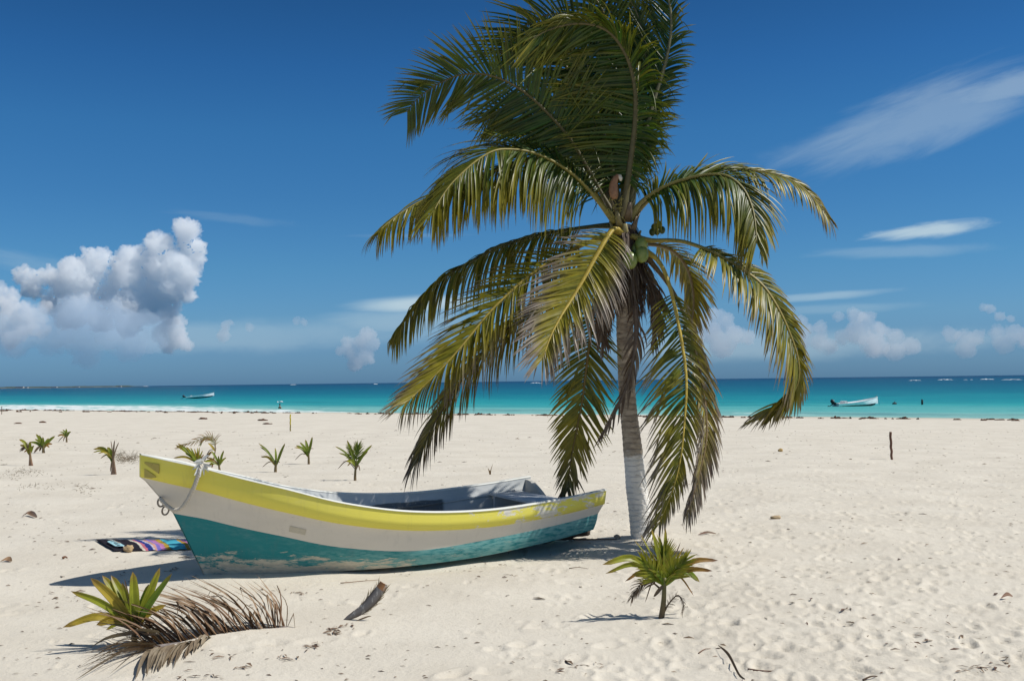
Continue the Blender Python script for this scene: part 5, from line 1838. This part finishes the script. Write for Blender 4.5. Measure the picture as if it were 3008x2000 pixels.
# tiny sprout beyond the boat
g = ground(1440, 1394)
t_ = thing("small_sprout", g, "tiny two-leaf orange sprout on the sand beyond the boat", "plant")
for dx, hh, wd_ in ((-.045, .13, .03), (.06, .22, .016), (.01, .10, .03)):
    mb = MB()
    mb.strip(catmull([Vector((0, 0, -.01)), Vector((dx * .3, 0, hh * .5)), Vector((dx, .01, hh))], 6), Vector((1, 0, .2)).normalized(), [wd_ * q for q in (.6, 1, 1, .8, .5, .05)], Vector((0, -1, 0)), .4, [(.26, .15, .05)] * 6)
    mb.build("leaf", M_LEAF, t_)


# ------------------------------------------------------------------ small litter that nobody could count
def build_litter():
    rnd = random.Random(21)
    mb = MB()

    def bit(x, y, L, wd_, an, c, h=.004):
        z = float(tz(x, y)) + h
        d = Vector((math.cos(an), math.sin(an), rnd.uniform(-.08, .10)))
        s = Vector((-math.sin(an), math.cos(an), rnd.uniform(-.3, .5)))
        p = Vector((x, y, z))
        pts = [p - d * L / 2, p + Vector((0, 0, L * rnd.uniform(.0, .06))), p + d * L / 2]
        mb.strip(pts, s.normalized(), [wd_ * .3, wd_, wd_ * .15], Vector((0, 0, 1)), .5, [c] * 3)
    for k in range(2600):
        y = 4.2 * (46 / 4.2) ** (rnd.random() ** .8)
        x = rnd.uniform(-.56, .56) * y
        c = lerp3((.10, .06, .04), (.30, .22, .15), rnd.random() ** 1.4)
        big = rnd.random() < .05
        L = rnd.uniform(.012, .038) * (2.2 if big else 1) * (1 + y / 30)
        bit(x, y, L, L * rnd.uniform(.15, .45), rnd.gauss(0, .7), c)
    # clusters: the scraps in front of the fallen frond, and beside its buried end
    for px, py, n, sp in ((850, 1935, 10, 28), (910, 1900, 10, 22), (935, 1895, 8, 24), (985, 1860, 12, 20), (975, 1850, 8, 18), (650, 1930, 8, 60), (580, 1990, 10, 60), (710, 1960, 6, 30), (640, 1760, 14, 50), (880, 1745, 14, 20), (1010, 1842, 12, 40),
                          (1620, 1500, 14, 60), (1850, 1505, 10, 70), (1440, 1660, 20, 160), (330, 1690, 10, 60), (500, 1670, 10, 30), (200, 1760, 10, 60), (150, 1590, 8, 60), (60, 1540, 8, 60), (1700, 1955, 12, 120), (2400, 1780, 30, 300), (2700, 1900, 30, 250),
                          (2900, 1960, 20, 80)):
        for j in range(n):
            g_ = ground(px + rnd.gauss(0, sp * .5), py + rnd.gauss(0, sp * .16))
            L = rnd.uniform(.02, .085)
            bit(g_.x, g_.y, L, L * rnd.uniform(.1, .3), rnd.uniform(0, 6.3), lerp3((.13, .07, .045), (.30, .21, .14), rnd.random()), .006)
    tag(mb.build("beach_litter", M_DRYLEAF), kind='stuff')


build_litter()


# fine dry grass on the sand left of the bow
def build_drygrass():
    rnd = random.Random(31)
    mb = MB()
    for px, py, n, sp, h in ((370, 1352, 110, 20, .22), (345, 1340, 50, 14, .2), (395, 1345, 40, 12, .2), (75, 1385, 60, 30, .07), (40, 1395, 30, 30, .06), (110, 1430, 40, 40, .05), (235, 1430, 12, 8, .10), (250, 1445, 20, 20, .05)):
        for k in range(n):
            g_ = ground(px + rnd.gauss(0, sp), py + rnd.gauss(0, 5))
            d = Vector((rnd.uniform(-.8, .8), rnd.uniform(-.3, .3), rnd.uniform(.3, 1))).normalized()
            pts = [g_.copy()]
            L = h * rnd.uniform(.5, 1.3)
            for j in range(4):
                d = (d + Vector((rnd.uniform(-.5, .5), rnd.uniform(-.3, .3), -.25))).normalized()
                pts.append(pts[-1] + d * L / 4)
            mb.tube(pts, [.004, .0035, .003, .002, .001], 3, [lerp3((.26, .22, .16), (.34, .26, .17), rnd.random())] * 5, False)
    tag(mb.build("dry_grass", M_DRYLEAF), kind='stuff')


build_drygrass()


# seaweed left by the waves
M_WEED, _t = new_mat("dry_seaweed")
_n = _t.noise(_t.obj(), 6.0, 5)
_t.out(_t.mix(_n, (.030, .016, .010), (.13, .065, .040)), .95, .1, _t.bump(_n, .8, .05))


def weed_clump(mb, x, y, L, d, h, rnd):
    n = max(3, int(L / .22))
    for i in range(n):
        u = (i + .5) / n * 2 - 1
        e = math.sqrt(max(.05, 1 - u * u))
        cx, cy = x + u * L / 2, y + rnd.uniform(-.5, .5) * d * .5
        z = float(tz(cx, cy))
        rr = Vector((L / n * rnd.uniform(.6, 1.1), d * .5 * e * rnd.uniform(.6, 1.2), h * e * rnd.uniform(.5, 1.15)))
        mb.ball((cx, cy, z), rr, 8, 6, (1, 1, 1), .5)


def build_weed():
    rnd = random.Random(41)
    mb = MB()
    for k in range(620):
        a = rnd.uniform(-190, 20)
        row = rnd.random()
        left = clamp((-60 - a) / 60)
        s = 72.0 + rnd.gauss(0, .35) if row < .62 else 72 - abs(rnd.gauss(0, 1.4 + 2.6 * left))
        if noise.noise((a * .11, 7.0, 0)) + noise.noise((a * .5, 3.0, 0)) * .6 < -.12 and row < .8:
            continue
        x, y = NS.x * s + NS.y * a, NS.y * s - NS.x * a
        L = rnd.uniform(.2, 1.2) * (1.0 if row < .62 else .7) * (.55 + .45 * left)
        weed_clump(mb, x, y, L, rnd.uniform(.15, .5), rnd.uniform(.05, .17), rnd)
    tag(mb.build("seaweed_litter", M_WEED), kind='stuff')
    for px, py, wpx, hpx, lab in ((596, 1231, 24, 5.5, "dark mound of seaweed on the sand below the left anchored boat"), (771, 1235, 26, 5, "dark seaweed heap left of the yellow topped pole, the upper of two"),
                                  (786, 1245.5, 25, 4, "dark seaweed heap left of the yellow topped pole, the lower of two"), (126, 1241, 18, 4, "small seaweed heap on pale sand at the left, above the seedlings"),
                                  (53, 1244, 20, 3.2, "flat seaweed heap nearest the left edge, above the seedlings")):
        g = ground(px, py)
        mb = MB()
        s = g.y / F
        weed_clump(mb, g.x, g.y, wpx * s, .5, hpx * s, rnd)
        mb.ball((g.x - wpx * s * .1, g.y, g.z), (wpx * s * .3, .3, hpx * s), 12, 8, (1, 1, 1), .5)
        tag(mb.build("seaweed_heap", M_WEED, origin=g), lab, "seaweed", "seaweed heaps on the upper beach")


build_weed()


# ------------------------------------------------------------------ boats at anchor
def make_motorboat(label):
    root = thing("motorboat", (0, 0, SEA_Z), label, "boat", "white motorboats at anchor")
    L = 5.6
    st = []
    n = 30
    mbh, mbb = MB(), MB()
    secs = []
    for i in range(n + 1):
        u = i / n                                              # stern 0 -> bow 1
        x = u * L
        sheer = .36 + .10 * u + .50 * u ** 3.0
        hb = .78 * (1 - clamp((u - .45) / .55) ** 2.3) + .012
        keel = -.18 + .22 * clamp((u - .72) / .28) ** 2
        xo = .42 * clamp((u - .7) / .3) ** 2
        secs.append([(x + xo, hb, sheer), (x + xo * .8, hb * .97, sheer * .60 + .02), (x + xo * .4, hb * .80, .10 + .12 * clamp((u - .6) / .4) ** 2), (x, hb * .45, keel + .02), (x, 0, keel - .05)])
    for sg in (1, -1):
        g = [[mbh.vert((p[0], sg * p[1], p[2])) for p in s[:3]] for s in secs]
        for a, b in zip(g, g[1:]):
            for k in range(2):
                mbh.face((a[k], a[k + 1], b[k + 1], b[k]))
        g = [[mbb.vert((p[0], sg * p[1], p[2])) for p in s[2:]] for s in secs]
        for a, b in zip(g, g[1:]):
            for k in range(2):
                mbb.face((a[k], a[k + 1], b[k + 1], b[k]))
        g = [[mbh.vert((p[0], sg * max(.0, p[1] - .05), p[2] - (.0 if k == 0 else .30))) for k, p in enumerate((s[0], s[0]))] + [mbh.vert((s[0][0], 0, min(.12 + .0, s[0][2] - .3)))] for s in secs]
        for a, b in zip(g, g[1:]):
            for k in range(2):
                mbh.face((a[k], b[k], b[k + 1], a[k + 1]))
    mbh.build("hull", mat_vcol("motorboat_white", .5, .4, 3, .12), root)
    c = [(0.02, 0.05, 0.06)] * 1
    for i in range(len(mbb.c)):
        mbb.c[i] = (.015, .05, .065, 1)
    mbb.build("bottom_paint", M_PLAIN, root)
    mb = MB()
    for sg in (1, -1):
        pr = [Vector((s[0][0], sg * (s[0][1] + .01), s[0][2])) for s in secs]
        mb.tube(pr, [.030] * len(pr), 6, [(.62, .64, .62)] * len(pr))
    mb.build("gunwale", M_PLAIN, root)
    mb = MB()
    mb.box(-.02, .05, -.74, .74, -.02, .42, (.62, .63, .62))
    mb.build("transom", M_PLAIN, root, False)
    mb = MB()
    mb.box(.95, 1.35, -.5, .5, .15, .66, (.70, .70, .68))
    mb.box(1.36, 1.42, -.5, .5, .15, .58, (.60, .60, .58))
    mb.build("seat_box", M_PLAIN, root, False)
    mb = MB()
    mb.box(3.9, 4.35, -.55, .55, .42, .50, (.62, .62, .60))
    mb.build("bow_seat", M_PLAIN, root, False)
    mb = MB()
    mb.tube([Vector((L + .30, 0, .92)), Vector((L + .30, 0, 1.14))], [.02, .02], 6, [(.3, .3, .3)] * 2)
    mb.tube([Vector((L + .12, -.1, 1.06)), Vector((L + .34, 0, 1.10)), Vector((L + .12, .1, 1.06))], [.016] * 3, 6, [(.3, .3, .3)] * 3)
    mb.build("bow_rail", M_PLAIN, root)
    mb = MB()
    mb.tube(catmull([Vector((L + .40, 0, .80)), Vector((L + .52, 0, .5)), Vector((L + .62, 0, -.05))], 8), [.015] * 8, 5, [(.12, .12, .11)] * 8)
    mb.build("anchor_line", M_PLAIN, root)
    # outboard motor, tilted up
    mot = MB()
    ax = Matrix.Rotation(R(-28), 3, 'Y')
    mot.ball((-.42, 0, .62), (.26, .20, .34), 16, 12, (.012, .013, .016), .08, ax)
    e = mot.build("outboard_motor", M_PLAIN, root)
    mb = MB()
    mb.tube(catmull([Vector((-.38, 0, .40)), Vector((-.62, 0, .22)), Vector((-.92, 0, .06))], 8), [.11, .10, .095, .09, .08, .07, .06, .05], 8, [(.012, .013, .016)] * 8, True, .6)
    mb.tube([Vector((-.80, 0, .06)), Vector((-1.08, 0, .06))], [.07, .04], 8, [(.014, .014, .018)] * 2)
    mb.build("motor_leg", M_PLAIN, e)
    mb = MB()
    for k in range(3):
        a = k * 2.094
        p = Vector((-1.08, 0, .06))
        d = Vector((0, math.cos(a), math.sin(a)))
        mb.strip([p, p + d * .09, p + d * .17], Vector((.5, -.5 * d.z, .5 * d.y)).normalized(), [.05, .10, .04], Vector((-1, 0, 0)), .1, [(.05, .05, .05)] * 3)
    mb.build("propeller", M_PLAIN, e)
    mb = MB()
    mb.ball((-.36, -.12, .72), (.15, .10, .09), 10, 8, (.30, .32, .33), 0, ax)
    mb.build("cowling_badge", M_PLAIN, e)
    mb = MB()
    mb.box(-.16, .02, -.16, .16, .18, .52, (.03, .03, .035))
    mb.build("motor_bracket", M_PLAIN, e, False)
    return root


b1 = make_motorboat("white motorboat with a tilted black outboard, anchored off the beach right of the palm")
wl = on_sea(2500, 1193.5)
sx_ = 140 * wl.y / F / 6.0
b1.location = (at(2455, 1193, wl.y).x, wl.y, SEA_Z)
b1.scale = (sx_,) * 3
b1.rotation_euler = (0, R(-1.5), R(14))


def copy_tree(o, parent=None):
    c = o.copy()
    COL.objects.link(c)
    c.parent = parent
    for ch in list(o.children):
        copy_tree(ch, c)
    return c


b2 = copy_tree(b1)
b2['label'] = "white motorboat anchored far out at left, smaller in view, bow up to the right"
wl = on_sea(585, 1170)
sx_ = 80 * wl.y / F / 6.0
b2.location = (at(546, 1170, wl.y).x, wl.y, SEA_Z + .02)
b2.scale = (sx_, sx_, sx_ * .85)
b2.rotation_euler = (0, R(-4), R(17))


# ------------------------------------------------------------------ bather, floats and mooring pile in the water
def build_bather():
    g = on_sea(822, 1201)
    s = .92
    root = thing("person", (g.x, g.y, SEA_Z), "person with dark hair standing chest deep in the water beyond the yellow topped pole", "person")
    me = bpy.data.meshes.new("body")
    V = [(0, 0, -.85), (0, 0, -.3), (0, 0, .05), (0, 0, .26), (0, 0, .36), (0, -.01, .46), (0, -.01, .58), (.19, 0, .24), (.26, -.03, -.02), (.24, -.16, -.22), (-.19, 0, .24), (-.26, -.03, -.02), (-.24, -.16, -.22), (.10, 0, -1.2), (-.10, 0, -1.2)]
    E = [(0, 1), (1, 2), (2, 3), (3, 4), (4, 5), (5, 6), (3, 7), (7, 8), (8, 9), (3, 10), (10, 11), (11, 12), (0, 13), (0, 14)]
    Rr = [.15, .14, .16, .14, .055, .085, .075, .07, .05, .035, .07, .05, .035, .08, .08]
    me.from_pydata([tuple(c * s for c in v) for v in V], E, [])
    o = bpy.data.objects.new("body", me)
    COL.objects.link(o)
    o.modifiers.new("skin", 'SKIN')
    for i, r in enumerate(Rr):
        me.skin_vertices[0].data[i].radius = (r * s, r * s * .8)
    me.skin_vertices[0].data[0].use_root = True
    sb = o.modifiers.new("smooth", 'SUBSURF')
    sb.levels = sb.render_levels = 2
    m, t = new_mat("skin")
    t.out((.30, .16, .10), .5, .4)
    me.materials.append(m)
    dg = bpy.context.evaluated_depsgraph_get()
    me2 = bpy.data.meshes.new_from_object(o.evaluated_get(dg))
    o.modifiers.clear()
    o.data = me2
    if not me2.materials:
        me2.materials.append(m)
    o.parent = root
    mb = MB()
    mb.ball((0, .02 * s, .60 * s), (.105 * s, .11 * s, .115 * s), 14, 10, (.02, .014, .01), .1)
    mb.build("hair", M_PLAIN, root)
    root.rotation_euler = (0, 0, R(150))


build_bather()
for px, py, lab in ((815.5, 1184.5, "round white float on the water beyond the bather, the left of the pair"), (826, 1183.5, "long white float on the water beyond the bather, the right of the pair")):
    g = on_sea(px, py)
    mb = MB()
    q = .14 if px < 820 else .32
    mb.ball((0, 0, .18), (q, .15, .13), 12, 8, (.80, .81, .81), .15)
    mb.tube([Vector((0, 0, .25)), Vector((0, 0, .36))], [.05, .03], 6, [(.6, .6, .6)] * 2)
    o = mb.build("mooring_float", M_PLAIN)
    o.location = (g.x, g.y, SEA_Z)
    tag(o, lab, "float", "white floats beyond the bather")
g = on_sea(2709, 1188)
mb = MB()
s = g.y / F
mb.tube([Vector((0, 0, -.6)), Vector((0, 0, .2)), Vector((.01, 0, 14.5 * s))], [3.0 * s, 2.9 * s, 2.6 * s], 10, [(.05, .045, .04)] * 3)
mb.tube([Vector((-2.2 * s, 0, 13 * s)), Vector((-2.2 * s, 0, 15.6 * s))], [.8 * s, .7 * s], 6, [(.05, .045, .04)] * 2)
o = mb.build("mooring_pile", M_WOOD)
o.location = (g.x, g.y, SEA_Z)
tag(o, "dark mooring pile rising from the water right of the anchored boat", "pile")
g = on_sea(2628, 1187)
mb = MB()
mb.ball((0, 0, .05), (.26, .2, .16), 10, 8, (.03, .04, .045), .2)
mb.tube([Vector((0, 0, .15)), Vector((.03, 0, .32))], [.04, .03], 6, [(.03, .03, .03)] * 2)
o = mb.build("net_float", M_PLAIN)
o.location = (g.x, g.y, SEA_Z)
tag(o, "small dark float between the anchored boat and the mooring pile", "float")
